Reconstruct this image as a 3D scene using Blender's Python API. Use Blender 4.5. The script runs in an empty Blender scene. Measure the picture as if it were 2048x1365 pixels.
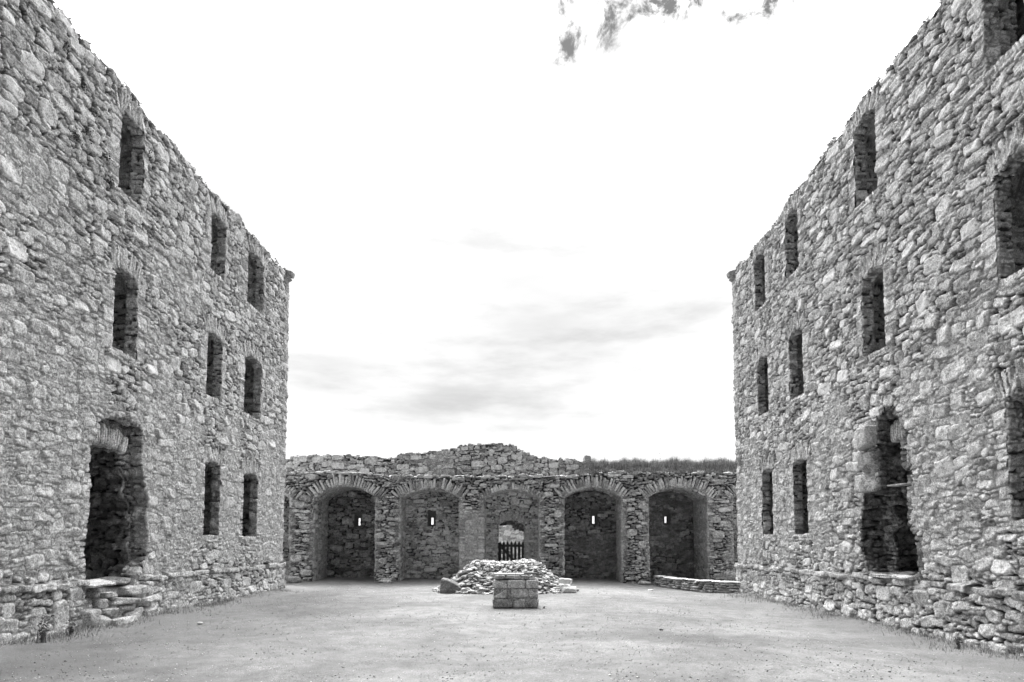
import bpy, math, random
import numpy as np
from mathutils import Vector, Matrix, Euler
C = bpy.context.scene
COL = C.collection
R = math.radians

# ------------------------------------------------------------------ camera
FPX = 1250.0                      # focal length in pixels of the 2048 px frame
PITCH = R(3.76)
cam_d = bpy.data.cameras.new('camera')
cam_d.sensor_width = 36.0
cam_d.lens = FPX / 2048 * 36.0
cam_d.shift_x = -13 / 2048
cam_d.shift_y = (1085 - FPX * math.tan(PITCH) - 682.5) / 2048
cam_d.clip_start = 0.05
cam_d.clip_end = 3000
cam = bpy.data.objects.new('camera', cam_d)
COL.objects.link(cam)
cam.location = (0, 0, 1.6)
cam.rotation_euler = (math.pi / 2 + PITCH, 0, 0)
C.camera = cam

# ------------------------------------------------------------------ light
SUN_EL, SUN_AZ = R(60), R(-6)    # azimuth measured from +Y towards +X
C.view_settings.view_transform = 'Standard'
C.view_settings.look = 'None'
C.view_settings.exposure = 1.42
C.view_settings.gamma = 1.0
sd = bpy.data.lights.new('sun', 'SUN')
sd.energy = 1.5
sd.angle = R(28)
sd.color = (1.0, 0.995, 0.985)
sun = bpy.data.objects.new('sun', sd)
COL.objects.link(sun)
sdir = Vector((math.sin(SUN_AZ) * math.cos(SUN_EL), math.cos(SUN_AZ) * math.cos(SUN_EL), math.sin(SUN_EL)))
sun.rotation_euler = sdir.to_track_quat('Z', 'Y').to_euler()
sun.location = (0, 0, 30)

W = bpy.data.worlds.new('World')
C.world = W
W.use_nodes = True
nt = W.node_tree
nt.nodes.clear()
def N(t, **k):
    n = nt.nodes.new(t)
    for a, b in k.items():
        setattr(n, a, b)
    return n
def lk(a, b): nt.links.new(a, b)
def setin(n, name, v): n.inputs[name].default_value = v
def math_(op, a, b=None, clamp=False):
    n = N('ShaderNodeMath', operation=op, use_clamp=clamp)
    for i, x in enumerate((a, b)):
        if x is None: continue
        if isinstance(x, (int, float)): n.inputs[i].default_value = x
        else: lk(x, n.inputs[i])
    return n.outputs[0]
def smooth_(x, a, b):
    n = N('ShaderNodeMapRange', interpolation_type='SMOOTHSTEP')
    lk(x, n.inputs['Value']); setin(n, 'From Min', a); setin(n, 'From Max', b)
    return n.outputs['Result']
sky = N('ShaderNodeTexSky', sky_type='NISHITA', sun_disc=False)
sky.sun_elevation = SUN_EL
sky.sun_rotation = SUN_AZ
bw = N('ShaderNodeRGBToBW'); lk(sky.outputs[0], bw.inputs[0])
tc = N('ShaderNodeTexCoord')
mp = N('ShaderNodeMapping'); lk(tc.outputs['Generated'], mp.inputs[0]); mp.inputs['Scale'].default_value = (1.0, 1.0, 4.2)
nz = N('ShaderNodeTexNoise'); lk(mp.outputs[0], nz.inputs['Vector'])
setin(nz, 'Scale', 3.0); setin(nz, 'Detail', 4.0); setin(nz, 'Roughness', 0.55); setin(nz, 'Distortion', 0.15)
nz2 = N('ShaderNodeTexNoise'); lk(tc.outputs['Generated'], nz2.inputs['Vector'])
setin(nz2, 'Scale', 20.0); setin(nz2, 'Detail', 9.0); setin(nz2, 'Roughness', 0.66); setin(nz2, 'Distortion', 0.3)
def blob(c, sx, sz):
    s = N('ShaderNodeVectorMath', operation='SUBTRACT'); lk(tc.outputs['Generated'], s.inputs[0]); s.inputs[1].default_value = c
    m = N('ShaderNodeVectorMath', operation='MULTIPLY'); lk(s.outputs[0], m.inputs[0]); m.inputs[1].default_value = (1 / sx, 0.0, 1 / sz)
    l = N('ShaderNodeVectorMath', operation='LENGTH'); lk(m.outputs[0], l.inputs[0])
    return smooth_(l.outputs['Value'], 1.0, 0.0)
# light grey cloud bank low in the middle of the sky, and torn dark scraps high up
grey = math_('ADD', blob((0.02, 0.93, 0.32), 0.52, 0.20), blob((-0.30, 0.92, 0.25), 0.14, 0.05))
grey = math_('ADD', grey, math_('MULTIPLY', blob((-0.44, 0.70, 0.562), 0.05, 0.03), 0.5))
grey = math_('ADD', grey, math_('MULTIPLY', blob((0.0, 0.9, 0.2), 0.7, 0.06), 0.5))
gn = smooth_(nz.outputs['Fac'], 0.16, 0.72)
grey = math_('MULTIPLY', grey, math_('ADD', 0.35, math_('MULTIPLY', gn, 0.65)))
dark = None
for c, sx, sz, a in (((0.09, 0.744, 0.668), 0.10, 0.06, 2.6), ((0.060, 0.766, 0.640), 0.06, 0.04, 1.9), ((0.140, 0.744, 0.655), 0.05, 0.03, 1.6),
                     ((0.216, 0.722, 0.667), 0.12, 0.030, 5.0), ((0.290, 0.709, 0.652), 0.08, 0.036, 4.0)):
    b = math_('MULTIPLY', blob(c, sx, sz), a)
    dark = b if dark is None else math_('MAXIMUM', dark, b)
dn = smooth_(nz2.outputs['Fac'], 0.40, 0.80)
dark = math_('MULTIPLY', dark, dn, True)
sxyz = N('ShaderNodeSeparateXYZ'); lk(tc.outputs['Generated'], sxyz.inputs[0])
# thin cloud, bright round the hidden sun high beyond the rear wall, heavy and dull behind the viewer
zen = smooth_(sxyz.outputs['Z'], 0.45, 0.90)
back = smooth_(sxyz.outputs['Y'], 0.30, -0.30)
cl = math_('ADD', 4.7, math_('MULTIPLY', zen, 27.0))
cl = math_('MULTIPLY', cl, math_('SUBTRACT', 1.0, math_('MULTIPLY', back, 0.88)))
nzb = N('ShaderNodeTexNoise'); lk(mp.outputs[0], nzb.inputs['Vector'])
setin(nzb, 'Scale', 4.5); setin(nzb, 'Detail', 8.0); setin(nzb, 'Roughness', 0.6)
cl = math_('SUBTRACT', cl, math_('MULTIPLY', smooth_(nzb.outputs['Fac'], 0.42, 0.75), 1.0))
cl = math_('SUBTRACT', cl, math_('MULTIPLY', grey, 1.75))
d1 = smooth_(dark, 0.0, 0.12)
cl = math_('ADD', math_('MULTIPLY', cl, math_('SUBTRACT', 1.0, d1)), math_('MULTIPLY', d1, 5.2))
cl = math_('MULTIPLY', cl, math_('SUBTRACT', 1.0, math_('MULTIPLY', smooth_(dark, 0.08, 1.0), 0.86)))
tot = math_('ADD', math_('MULTIPLY', cl, 0.92), math_('MULTIPLY', math_('MINIMUM', bw.outputs[0], 12.0), 0.08))
bg = N('ShaderNodeBackground'); lk(tot, bg.inputs['Color']); setin(bg, 'Strength', 0.1)
out = N('ShaderNodeOutputWorld'); lk(bg.outputs[0], out.inputs[0])

# ------------------------------------------------------------------ materials
def material(name):
    m = bpy.data.materials.new(name); m.use_nodes = True
    t = m.node_tree; t.nodes.clear()
    return m, t
class NT:
    def __init__(s, t): s.t = t
    def n(s, ty, ins=None, **k):
        n = s.t.nodes.new(ty)
        for a, b in k.items(): setattr(n, a, b)
        for a, b in (ins or {}).items():
            if hasattr(b, 'is_linked') or isinstance(b, bpy.types.NodeSocket): s.t.links.new(b, n.inputs[a])
            else: n.inputs[a].default_value = b
        return n
    def math(s, op, a, b=0.0, c=False): return s.n('ShaderNodeMath', {0: a, 1: b}, operation=op, use_clamp=c).outputs[0]
    def noise(s, vec, sc, det=3.0, ro=0.55, dis=0.0):
        return s.n('ShaderNodeTexNoise', {'Vector': vec, 'Scale': sc, 'Detail': det, 'Roughness': ro, 'Distortion': dis}).outputs['Fac']
    def rng(s, v, a, b, c, d, smooth=True):
        return s.n('ShaderNodeMapRange', {'Value': v, 'From Min': a, 'From Max': b, 'To Min': c, 'To Max': d}, interpolation_type='SMOOTHSTEP' if smooth else 'LINEAR').outputs[0]
    def mix(s, f, a, b):
        n = s.n('ShaderNodeMix', {0: f, 2: a, 3: b}, data_type='FLOAT'); return n.outputs[0]

def stone_mat(name='stone', gain=1.0, bump=1.0):
    m, t = material(name); q = NT(t)
    pos = q.n('ShaderNodeNewGeometry').outputs['Position']
    at = q.n('ShaderNodeAttribute', attribute_name='stone')
    sep = q.n('ShaderNodeSeparateColor', {0: at.outputs['Color']})
    tint, isst, rnd = sep.outputs[0], sep.outputs[1], sep.outputs[2]
    off = q.n('ShaderNodeVectorMath', {0: pos, 1: q.n('ShaderNodeCombineXYZ', {0: q.math('MULTIPLY', rnd, 31.0), 1: 0.0, 2: q.math('MULTIPLY', rnd, 17.0)}).outputs[0]}, operation='ADD').outputs[0]
    n1 = q.noise(off, 7.0, 5.0, 0.65, 0.5)
    n2 = q.noise(off, 38.0, 4.0, 0.7)
    n3 = q.noise(pos, 1.3, 3.0, 0.6)
    # banded grain of split slabs
    mp = q.n('ShaderNodeMapping', {0: off, 'Scale': (6.0, 6.0, 55.0)}).outputs[0]
    n4 = q.noise(mp, 1.0, 3.0, 0.6)
    stone = q.math('MULTIPLY', q.math('ADD', q.math('MULTIPLY', tint, 1.62), -0.03), q.rng(n1, 0.28, 0.72, 0.60, 1.42))
    stone = q.math('MULTIPLY', stone, q.rng(n2, 0.28, 0.72, 0.40, 1.60))
    n5 = q.noise(off, 85.0, 3.0, 0.7)
    stone = q.math('MULTIPLY', stone, q.rng(n5, 0.3, 0.7, 0.72, 1.28))
    stone = q.math('MULTIPLY', stone, q.rng(n4, 0.3, 0.7, 0.86, 1.12))
    # crusts of pale lichen and dark algae
    lime = q.math('MULTIPLY', q.rng(at.outputs['Alpha'], 0.25, 0.95, 0.0, 0.75), q.rng(q.noise(pos, 8.0, 5.0, 0.75), 0.38, 0.58, 0.15, 1.0))
    stone = q.mix(lime, stone, q.math('MULTIPLY', q.rng(n2, 0.32, 0.68, 0.26, 0.74), q.rng(n1, 0.32, 0.68, 0.62, 1.3)))
    li = q.rng(q.noise(off, 11.0, 4.0, 0.65, 1.2), 0.57, 0.66, 0.0, 1.0)
    li = q.math('MULTIPLY', li, q.rng(n3, 0.42, 0.6, 0.12, 0.75))
    stone = q.mix(li, stone, 0.62)
    al = q.rng(q.noise(pos, 5.0, 5.0, 0.7, 0.4), 0.56, 0.68, 0.0, 0.55)
    al = q.math('MULTIPLY', al, q.rng(q.noise(pos, 0.6, 2.0), 0.42, 0.58, 0.25, 1.0))
    stone = q.mix(al, stone, 0.085)
    mortar = q.math('MULTIPLY', q.rng(q.noise(pos, 26.0, 5.0, 0.8), 0.34, 0.66, 0.16, 0.80), q.rng(n1, 0.32, 0.68, 0.58, 1.3))
    mortar = q.mix(q.rng(at.outputs['Alpha'], 0.02, 0.6, 0.0, 1.0), q.rng(n2, 0.3, 0.7, 0.035, 0.10), mortar)
    col = q.mix(isst, mortar, stone)
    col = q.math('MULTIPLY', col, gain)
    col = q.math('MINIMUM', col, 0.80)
    h = q.math('ADD', q.math('MULTIPLY', n2, 0.5), q.math('ADD', q.math('MULTIPLY', n1, 1.2), q.math('MULTIPLY', n4, 0.35)))
    h = q.math('ADD', h, q.math('MULTIPLY', q.noise(pos, 120.0, 2.0, 0.6), 0.25))
    bp = q.n('ShaderNodeBump', {'Height': h, 'Strength': 0.9, 'Distance': 0.032 * bump})
    bs = q.n('ShaderNodeBsdfPrincipled', {'Base Color': q.n('ShaderNodeCombineColor', {0: col, 1: col, 2: col}).outputs[0], 'Roughness': 0.92, 'Normal': bp.outputs[0], 'Specular IOR Level': 0.2})
    q.n('ShaderNodeOutputMaterial', {0: bs.outputs[0]})
    return m
def simple_mat(name, base, var=0.3, scale=20.0, bump=0.01, rough=0.9, stretch=(1, 1, 1), two=None):
    m, t = material(name); q = NT(t)
    pos = q.n('ShaderNodeNewGeometry').outputs['Position']
    mp = q.n('ShaderNodeMapping', {0: pos, 'Scale': stretch}).outputs[0]
    n1 = q.noise(mp, scale, 5.0, 0.65)
    n2 = q.noise(mp, scale * 0.13, 3.0, 0.6)
    f = q.math('MULTIPLY', q.rng(n1, 0.25, 0.75, 1 - var, 1 + var), q.rng(n2, 0.3, 0.7, 1 - var * 0.6, 1 + var * 0.6))
    if two is not None:
        at = q.n('ShaderNodeAttribute', attribute_name='stone')
        sep = q.n('ShaderNodeSeparateColor', {0: at.outputs['Color']})
        f = q.math('MULTIPLY', f, sep.outputs[0])
        base = 1.0
    col = q.math('MULTIPLY', f, base)
    bp = q.n('ShaderNodeBump', {'Height': n1, 'Strength': 0.8, 'Distance': bump})
    bs = q.n('ShaderNodeBsdfPrincipled', {'Base Color': q.n('ShaderNodeCombineColor', {0: col, 1: col, 2: col}).outputs[0], 'Roughness': rough, 'Normal': bp.outputs[0], 'Specular IOR Level': 0.2})
    q.n('ShaderNodeOutputMaterial', {0: bs.outputs[0]})
    return m
def ground_mat():
    m, t = material('gravel'); q = NT(t)
    pos = q.n('ShaderNodeNewGeometry').outputs['Position']
    v1 = q.n('ShaderNodeTexVoronoi', {'Vector': pos, 'Scale': 42.0, 'Randomness': 1.0})
    v2 = q.n('ShaderNodeTexVoronoi', {'Vector': pos, 'Scale': 110.0, 'Randomness': 1.0})
    bw1 = q.n('ShaderNodeRGBToBW', {0: v1.outputs['Color']}).outputs[0]
    bw2 = q.n('ShaderNodeRGBToBW', {0: v2.outputs['Color']}).outputs[0]
    big = q.noise(pos, 0.28, 4.0, 0.6, 0.4)
    mid = q.noise(pos, 2.6, 5.0, 0.7)
    fine = q.noise(pos, 60.0, 4.0, 0.75)
    # pebbly where the surface is loose, dusty where it is trodden
    loose = q.rng(q.noise(pos, 0.9, 3.0), 0.40, 0.62, 0.15, 0.8)
    peb = q.mix(0.5, bw1, bw2)
    c = q.mix(loose, q.rng(fine, 0.25, 0.75, 0.27, 0.50), q.rng(peb, 0.15, 0.85, 0.18, 0.60, False))
    c = q.math('MULTIPLY', c, q.rng(big, 0.35, 0.65, 0.47, 0.70))
    c = q.math('MULTIPLY', c, q.rng(mid, 0.3, 0.7, 0.80, 1.15))
    # sparse dark chips and pale chips
    v3 = q.n('ShaderNodeTexVoronoi', {'Vector': pos, 'Scale': 13.0, 'Randomness': 1.0})
    chip = q.math('MULTIPLY', q.rng(v3.outputs['Distance'], 0.12, 0.17, 1.0, 0.0), q.rng(q.n('ShaderNodeRGBToBW', {0: v3.outputs['Color']}).outputs[0], 0.80, 0.84, 0.0, 1.0))
    c = q.mix(q.math('MULTIPLY', chip, 0.25), c, 0.13)
    # darker ground to the left, turfy earth along the walls, grass outside
    sx = q.n('ShaderNodeSeparateXYZ', {0: pos})
    ground_tone = q.rng(q.math('ADD', sx.outputs[0], q.math('ADD', q.math('MULTIPLY', q.math('SUBTRACT', sx.outputs[1], 12.0), 0.12), q.math('MULTIPLY', q.noise(pos, 0.35, 4.0, 0.6), 3.0))), -4.6, 1.0, 0.66, 1.0)  # multiplier falling towards the left of the court
    dark_band = q.math('ABSOLUTE', q.math('SUBTRACT', q.math('ADD', sx.outputs[1], q.math('MULTIPLY', q.noise(pos, 0.8, 3.0), 0.9)), 11.2))
    dark_band = q.math('MULTIPLY', q.rng(dark_band, 0.1, 0.9, 1.0, 0.0), q.rng(sx.outputs[0], -2.5, 2.0, 0.0, 1.0))  # darker band across the right half of the court
    ground_tone = q.math('MULTIPLY', ground_tone, q.math('SUBTRACT', 1.0, q.math('MULTIPLY', dark_band, 0.26)))
    c = q.math('MULTIPLY', c, ground_tone)
    ax = q.math('ABSOLUTE', q.math('ADD', sx.outputs[0], 0.27))
    edge = q.rng(q.math('ADD', ax, q.math('MULTIPLY', q.noise(pos, 1.2, 4.0, 0.7), 2.4)), 7.3, 8.6, 0.0, 1.0)
    c = q.mix(q.math('MULTIPLY', edge, 0.55), c, q.rng(fine, 0.3, 0.7, 0.12, 0.34))
    far = q.rng(q.math('ADD', sx.outputs[1], q.math('MULTIPLY', mid, 3.0)), 31.0, 33.5, 0.0, 1.0)
    c = q.mix(far, c, q.rng(q.noise(pos, 8.0, 6.0, 0.75), 0.3, 0.7, 0.06, 0.14))
    h = q.math('ADD', q.math('MULTIPLY', q.math('SUBTRACT', 1.0, v1.outputs['Distance']), q.math('MULTIPLY', loose, 0.8)), q.math('MULTIPLY', fine, 1.2))
    bp = q.n('ShaderNodeBump', {'Height': h, 'Strength': 1.0, 'Distance': 0.012})
    bs = q.n('ShaderNodeBsdfPrincipled', {'Base Color': q.n('ShaderNodeCombineColor', {0: c, 1: c, 2: c}).outputs[0], 'Roughness': 0.95, 'Normal': bp.outputs[0], 'Specular IOR Level': 0.15})
    q.n('ShaderNodeOutputMaterial', {0: bs.outputs[0]})
    return m
M_stone = stone_mat('rubble_stone')
M_inner = stone_mat('shaded_stone', 0.42)  # darker copy of the rubble stone, shade of interiors and recesses painted in
M_pale = stone_mat('pale_slab_stone', 1.02)
M_ground = ground_mat()
M_wood = simple_mat('weathered_dark_wood', 0.05, 0.5, 30.0, 0.004, 0.8, (4, 4, 0.6))
M_grass = simple_mat('dry_grass', 0.2, 0.35, 25.0, 0.0, 0.9, two=True)
M_turf = simple_mat('turf', 0.10, 0.6, 14.0, 0.04)
M_leaf = simple_mat('leaves', 0.2, 0.4, 12.0, 0.0, 0.8, two=True)
M_metal = simple_mat('dull_metal', 0.04, 0.2, 10.0, 0.001, 0.45)

# ------------------------------------------------------------------ object helpers
def tag(o, label=None, cat=None, group=None, kind=None):
    if label: o['label'] = label
    if cat: o['category'] = cat
    if group: o['group'] = group
    if kind: o['kind'] = kind
    return o
def thing(name, label, cat, loc=(0, 0, 0), group=None):
    o = bpy.data.objects.new(name, None); COL.objects.link(o)
    o.location = loc
    o.empty_display_size = 0.2
    return tag(o, label, cat, group)
def base_of(parent):
    v = Vector((0, 0, 0))
    while parent is not None:
        v += parent.location; parent = parent.parent
    return v
def mesh(name, V, F, mat, parent=None, attr=None, smooth=True, loc=None):
    """V (n,3) in world coordinates; F (m,4)/(m,3) array or list of arrays."""
    V = np.asarray(V, dtype=np.float32)
    b = base_of(parent) if parent is not None else Vector(loc or (0, 0, 0))
    V = V - np.array(b, dtype=np.float32)
    me = bpy.data.meshes.new(name)
    Fs = F if isinstance(F, list) else [F]
    Fs = [np.asarray(f, dtype=np.int32) for f in Fs if len(f)]
    me.vertices.add(len(V)); me.vertices.foreach_set('co', V.ravel())
    nl = sum(f.size for f in Fs); npoly = sum(len(f) for f in Fs)
    me.loops.add(nl); me.loops.foreach_set('vertex_index', np.concatenate([f.ravel() for f in Fs]))
    me.polygons.add(npoly)
    tot = np.concatenate([np.full(len(f), f.shape[1], np.int32) for f in Fs])
    st = np.concatenate([[0], np.cumsum(tot)[:-1]]).astype(np.int32)
    me.polygons.foreach_set('loop_start', st)
    me.polygons.foreach_set('loop_total', tot)
    me.polygons.foreach_set('use_smooth', np.full(npoly, smooth, dtype=bool))
    me.update(calc_edges=True)
    if attr is not None:
        a = me.attributes.new('stone', 'FLOAT_COLOR', 'POINT')
        A = np.ones((len(V), 4), np.float32); A[:, 3] = 0; A[:, :attr.shape[1]] = attr
        a.data.foreach_set('color', A.ravel())
    me.materials.append(mat)
    me.validate()
    o = bpy.data.objects.new(name, me); COL.objects.link(o)
    if parent is not None: o.parent = parent
    elif loc is not None: o.location = loc
    return o

# ------------------------------------------------------------------ noise
def vnoise(nu, nv, wu, wv, size, rng):
    """smooth value noise on an nu x nv grid covering wu x wv metres, feature size in metres"""
    cu, cv = max(2, int(wu / size) + 3), max(2, int(wv / size) + 3)
    g = rng.random((cu, cv)).astype(np.float32) * 2 - 1
    x = np.linspace(0, wu / size, nu, dtype=np.float32); y = np.linspace(0, wv / size, nv, dtype=np.float32)
    xi = np.minimum(x.astype(int), cu - 2); yi = np.minimum(y.astype(int), cv - 2)
    fx = x - xi; fy = y - yi
    fx = (fx * fx * (3 - 2 * fx))[:, None]; fy = (fy * fy * (3 - 2 * fy))[None, :]
    a = g[np.ix_(xi, yi)]; b = g[np.ix_(xi + 1, yi)]; c = g[np.ix_(xi, yi + 1)]; d = g[np.ix_(xi + 1, yi + 1)]
    return (a * (1 - fx) + b * fx) * (1 - fy) + (c * (1 - fx) + d * fx) * fy
def fbm(nu, nv, wu, wv, size, rng, octs=4, gain=0.55):
    s = 0; a = 1.0; t = 0
    for k in range(octs):
        s = s + a * vnoise(nu, nv, wu, wv, size, rng); t += a; a *= gain; size *= 0.5
    return s / t
def sstep(x, a, b):
    t = np.clip((x - a) / (b - a), 0, 1); return t * t * (3 - 2 * t)

# ------------------------------------------------------------------ rubble masonry
CLASSES_RUBBLE = [  # attempts per m2, a range, b range, theta range, power range, tint range
    (2.2, (0.15, 0.29), (0.085, 0.15), 0.22, (2.6, 6.0), (0.28, 0.60)),
    (16.0, (0.10, 0.21), (0.06, 0.11), 0.30, (2.6, 7.0), (0.22, 0.52)),
    (20.0, (0.10, 0.26), (0.03, 0.055), 0.14, (3.0, 6.0), (0.18, 0.42)),
    (30.0, (0.06, 0.12), (0.04, 0.07), 0.5, (2.4, 5.0), (0.20, 0.58)),
    (50.0, (0.06, 0.16), (0.016, 0.03), 0.15, (3.0, 5.0), (0.14, 0.34)),
]
CLASSES_SLAB = [
    (2.0, (0.16, 0.30), (0.10, 0.15), 0.15, (2.4, 3.5), (0.22, 0.48)),
    (10.0, (0.12, 0.28), (0.045, 0.085), 0.12, (2.6, 4.5), (0.22, 0.60)),
    (24.0, (0.07, 0.18), (0.03, 0.055), 0.18, (2.6, 4.5), (0.18, 0.60)),
    (55.0, (0.05, 0.13), (0.018, 0.03), 0.2, (3.0, 5.0), (0.14, 0.42)),
]
CLASSES_JAMB = [
    (6.0, (0.13, 0.24), (0.06, 0.10), 0.06, (4.0, 6.0), (0.20, 0.42)),
    (22.0, (0.10, 0.22), (0.03, 0.05), 0.08, (4.0, 6.0), (0.17, 0.40)),
    (60.0, (0.05, 0.14), (0.018, 0.03), 0.1, (4.0, 6.0), (0.14, 0.38)),
]
class Field:
    def __init__(s, Wd, Hd, res, seed, classes, forced=(), blocked=None, relief=0.035, mortar=0.5, fill=0.032,
                 amp=1.0, mbias=None, gap=0.010, tintmul=1.0):
        rng = np.random.default_rng(seed)
        s.W, s.H = Wd, Hd
        nu, nv = max(2, int(round(Wd / res)) + 1), max(2, int(round(Hd / res)) + 1)
        s.nu, s.nv = nu, nv
        s.u = np.linspace(0, Wd, nu).astype(np.float32); s.v = np.linspace(0, Hd, nv).astype(np.float32)
        cr = 0.035
        cu, cv = int(Wd / cr) + 2, int(Hd / cr) + 2
        occ = np.full((cu, cv), 9.0, np.float32)
        gu = np.arange(cu) * cr; gv = np.arange(cv) * cr
        if blocked is not None:
            occ[blocked(gu[:, None], gv[None, :])] = -1
        S = []
        def dist(su, sv, st):
            x = su - st[0]; y = sv - st[1]
            c, n = math.cos(st[4]), math.sin(st[4])
            X = np.abs(x * c + y * n); Y = np.abs(-x * n + y * c)
            a, b, p = st[2], st[3], st[5]
            q = ((X / a) ** p + (Y / b) ** p) ** (1 / p)
            g = np.sqrt((X / (a * a)) ** 2 + (Y / (b * b)) ** 2) + 1e-6
            return np.maximum((q - 1) * q / g, -b)
        def mark(st):
            r = max(st[2], st[3]) + 0.12
            i0, i1 = max(0, int((st[0] - r) / cr)), min(cu, int((st[0] + r) / cr) + 2)
            j0, j1 = max(0, int((st[1] - r) / cr)), min(cv, int((st[1] + r) / cr) + 2)
            if i1 <= i0 or j1 <= j0: return
            w = occ[i0:i1, j0:j1]
            np.minimum(w, dist(gu[i0:i1, None], gv[None, j0:j1], st), out=w)
        def at(u, v):
            i = int(u / cr + 0.5); j = int(v / cr + 0.5)
            if i < 0 or j < 0 or i >= cu or j >= cv: return 9.0
            return occ[i, j]
        for f in forced:          # (u, v, a, b, theta, power, tint, kind)
            S.append(f); mark(f)
        def attempt(u, v, cl):
            a = rng.uniform(*cl[1]); b = rng.uniform(*cl[2]); th = rng.normal() * cl[3] * 0.6
            if at(u, v) < b * 0.85: return
            c, n = math.cos(th), math.sin(th)
            for k in (-0.55, 0.55):
                if at(u + c * a * k, v + n * a * k) < b * 0.6: return
            for k in (-1, 1):
                if at(u + c * a * k, v + n * a * k) < -0.01: return
            st = (u, v, a, b, th, rng.uniform(*cl[4]), rng.uniform(*cl[5]) * tintmul, 0)
            S.append(st); mark(st)
        for cl in classes:
            n = int(cl[0] * Wd * Hd)
            P = rng.random((n, 2))
            for k in range(n): attempt(P[k, 0] * Wd, P[k, 1] * Hd, cl)
        small = (0, (0.035, 0.09), (0.018, 0.03), 0.3, (2.2, 4.0), (0.16, 0.52))
        for ps in range(2):
            I, J = np.nonzero((occ > fill) )
            o = rng.permutation(len(I))
            for k in o[:int(70 * Wd * Hd)]:
                if occ[I[k], J[k]] > 0.022:
                    attempt(gu[I[k]] + rng.uniform(-0.01, 0.01), gv[J[k]] + rng.uniform(-0.01, 0.01), small)
        # rasterise
        F1 = np.full((nu, nv), 9.0, np.float32); F2 = np.full((nu, nv), 9.0, np.float32)
        ID = np.full((nu, nv), -1, np.int32)
        # wobble the sampling position so that outlines are not perfect ovals
        wob = 0.026
        wx = fbm(nu, nv, Wd, Hd, 0.09, rng, 3) * wob; wy = fbm(nu, nv, Wd, Hd, 0.09, rng, 3) * wob
        du, dv = s.u[1] - s.u[0], s.v[1] - s.v[0]
        for k, st in enumerate(S):
            c, n = abs(math.cos(st[4])), abs(math.sin(st[4]))
            ru = st[2] * c + st[3] * n + 0.07; rv = st[2] * n + st[3] * c + 0.07
            i0, i1 = max(0, int((st[0] - ru) / du)), min(nu, int((st[0] + ru) / du) + 2)
            j0, j1 = max(0, int((st[1] - rv) / dv)), min(nv, int((st[1] + rv) / dv) + 2)
            if i1 <= i0 or j1 <= j0: continue
            d = dist(s.u[i0:i1, None] + wx[i0:i1, j0:j1], s.v[None, j0:j1] + wy[i0:i1, j0:j1], st)
            f1 = F1[i0:i1, j0:j1]; f2 = F2[i0:i1, j0:j1]; idd = ID[i0:i1, j0:j1]
            m = d < f1
            np.minimum(f2, np.where(m, f1, d), out=f2)
            idd[m] = k
            np.minimum(f1, d, out=f1)
        A = np.array([x[:8] for x in S], dtype=np.float32)
        s.S = A; s.ID = ID; s.n = len(S)
        cu_, cv_, b_ = A[ID, 0], A[ID, 1], A[ID, 3]
        e = np.minimum((F2 - F1) * 0.5, gap + 0.004 - F1)
        s.kind = np.where(ID >= 0, A[ID, 7], 0).astype(np.int32)
        w = np.clip(b_ * 0.32, 0.010, 0.030)
        t = np.clip(e / w, 0, 1)
        prof = np.clip(1 - (1 - t) ** 2.6, 0, 1) ** 0.62
        nS = len(S)
        proud = rng.normal(0, 0.35, nS).astype(np.float32)
        proud[A[:, 7] > 0] *= 0.4
        tu = rng.normal(0, 0.11, nS).astype(np.float32); tv = rng.normal(0, 0.13, nS).astype(np.float32)
        rid = rng.random(nS).astype(np.float32)
        rough = fbm(nu, nv, Wd, Hd, 0.14, rng, 4, 0.6)
        fine = fbm(nu, nv, Wd, Hd, 0.05, rng, 2, 0.6)
        st_h = relief * (prof * (1.0 + 0.3 * np.minimum(b_ / 0.12, 1)) + 0.55 * proud[ID] * np.minimum(1, t * 2))
        st_h += t * ((s.u[:, None] - cu_) * tu[ID] + (s.v[None, :] - cv_) * tv[ID])
        st_h += rough * 0.024 * amp * (0.3 + 0.7 * t) + fine * 0.009 * amp
        st_h = np.where(ID < 0, -1.0, st_h)
        st_h = np.where(e <= 0, -1.0, st_h)
        M = fbm(nu, nv, Wd, Hd, 1.6, rng, 4, 0.6) * 0.9 + mortar - 0.5
        if mbias is not None: M = M + mbias(s.u[:, None], s.v[None, :])
        M = sstep(M, -0.25, 0.55)
        mo_h = -relief * 0.55 + M * relief * 1.35 + fbm(nu, nv, Wd, Hd, 0.10, rng, 4, 0.7) * (0.008 + 0.016 * M) * amp
        s.stone = sstep(st_h - mo_h, -0.003, 0.008)
        s.h = np.maximum(st_h, mo_h) + fbm(nu, nv, Wd, Hd, 2.4, rng, 3) * 0.03 * amp
        tint = A[ID, 6] * (0.85 + 0.3 * rid[ID])
        s.attr = np.stack([tint, s.stone, rid[ID], M], -1).astype(np.float32)
        s.M = M

def grid_faces(nu, nv, flip=False):
    i = np.arange(nu - 1)[:, None] * nv + np.arange(nv - 1)[None, :]
    f = np.stack([i, i + nv, i + nv + 1, i + 1], -1)
    if flip: f = f[..., ::-1]
    return f                                  # (nu-1, nv-1, 4)
def emit(name, P, attr, F, keep, mat, parent, smooth=True):
    """mesh from grid points with only the kept faces"""
    f = F[keep]
    if not len(f): return None
    used, inv = np.unique(f.ravel(), return_inverse=True)
    return mesh(name, P.reshape(-1, 3)[used], inv.reshape(-1, 4), mat, parent, attr.reshape(-1, attr.shape[-1])[used], smooth)

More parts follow.
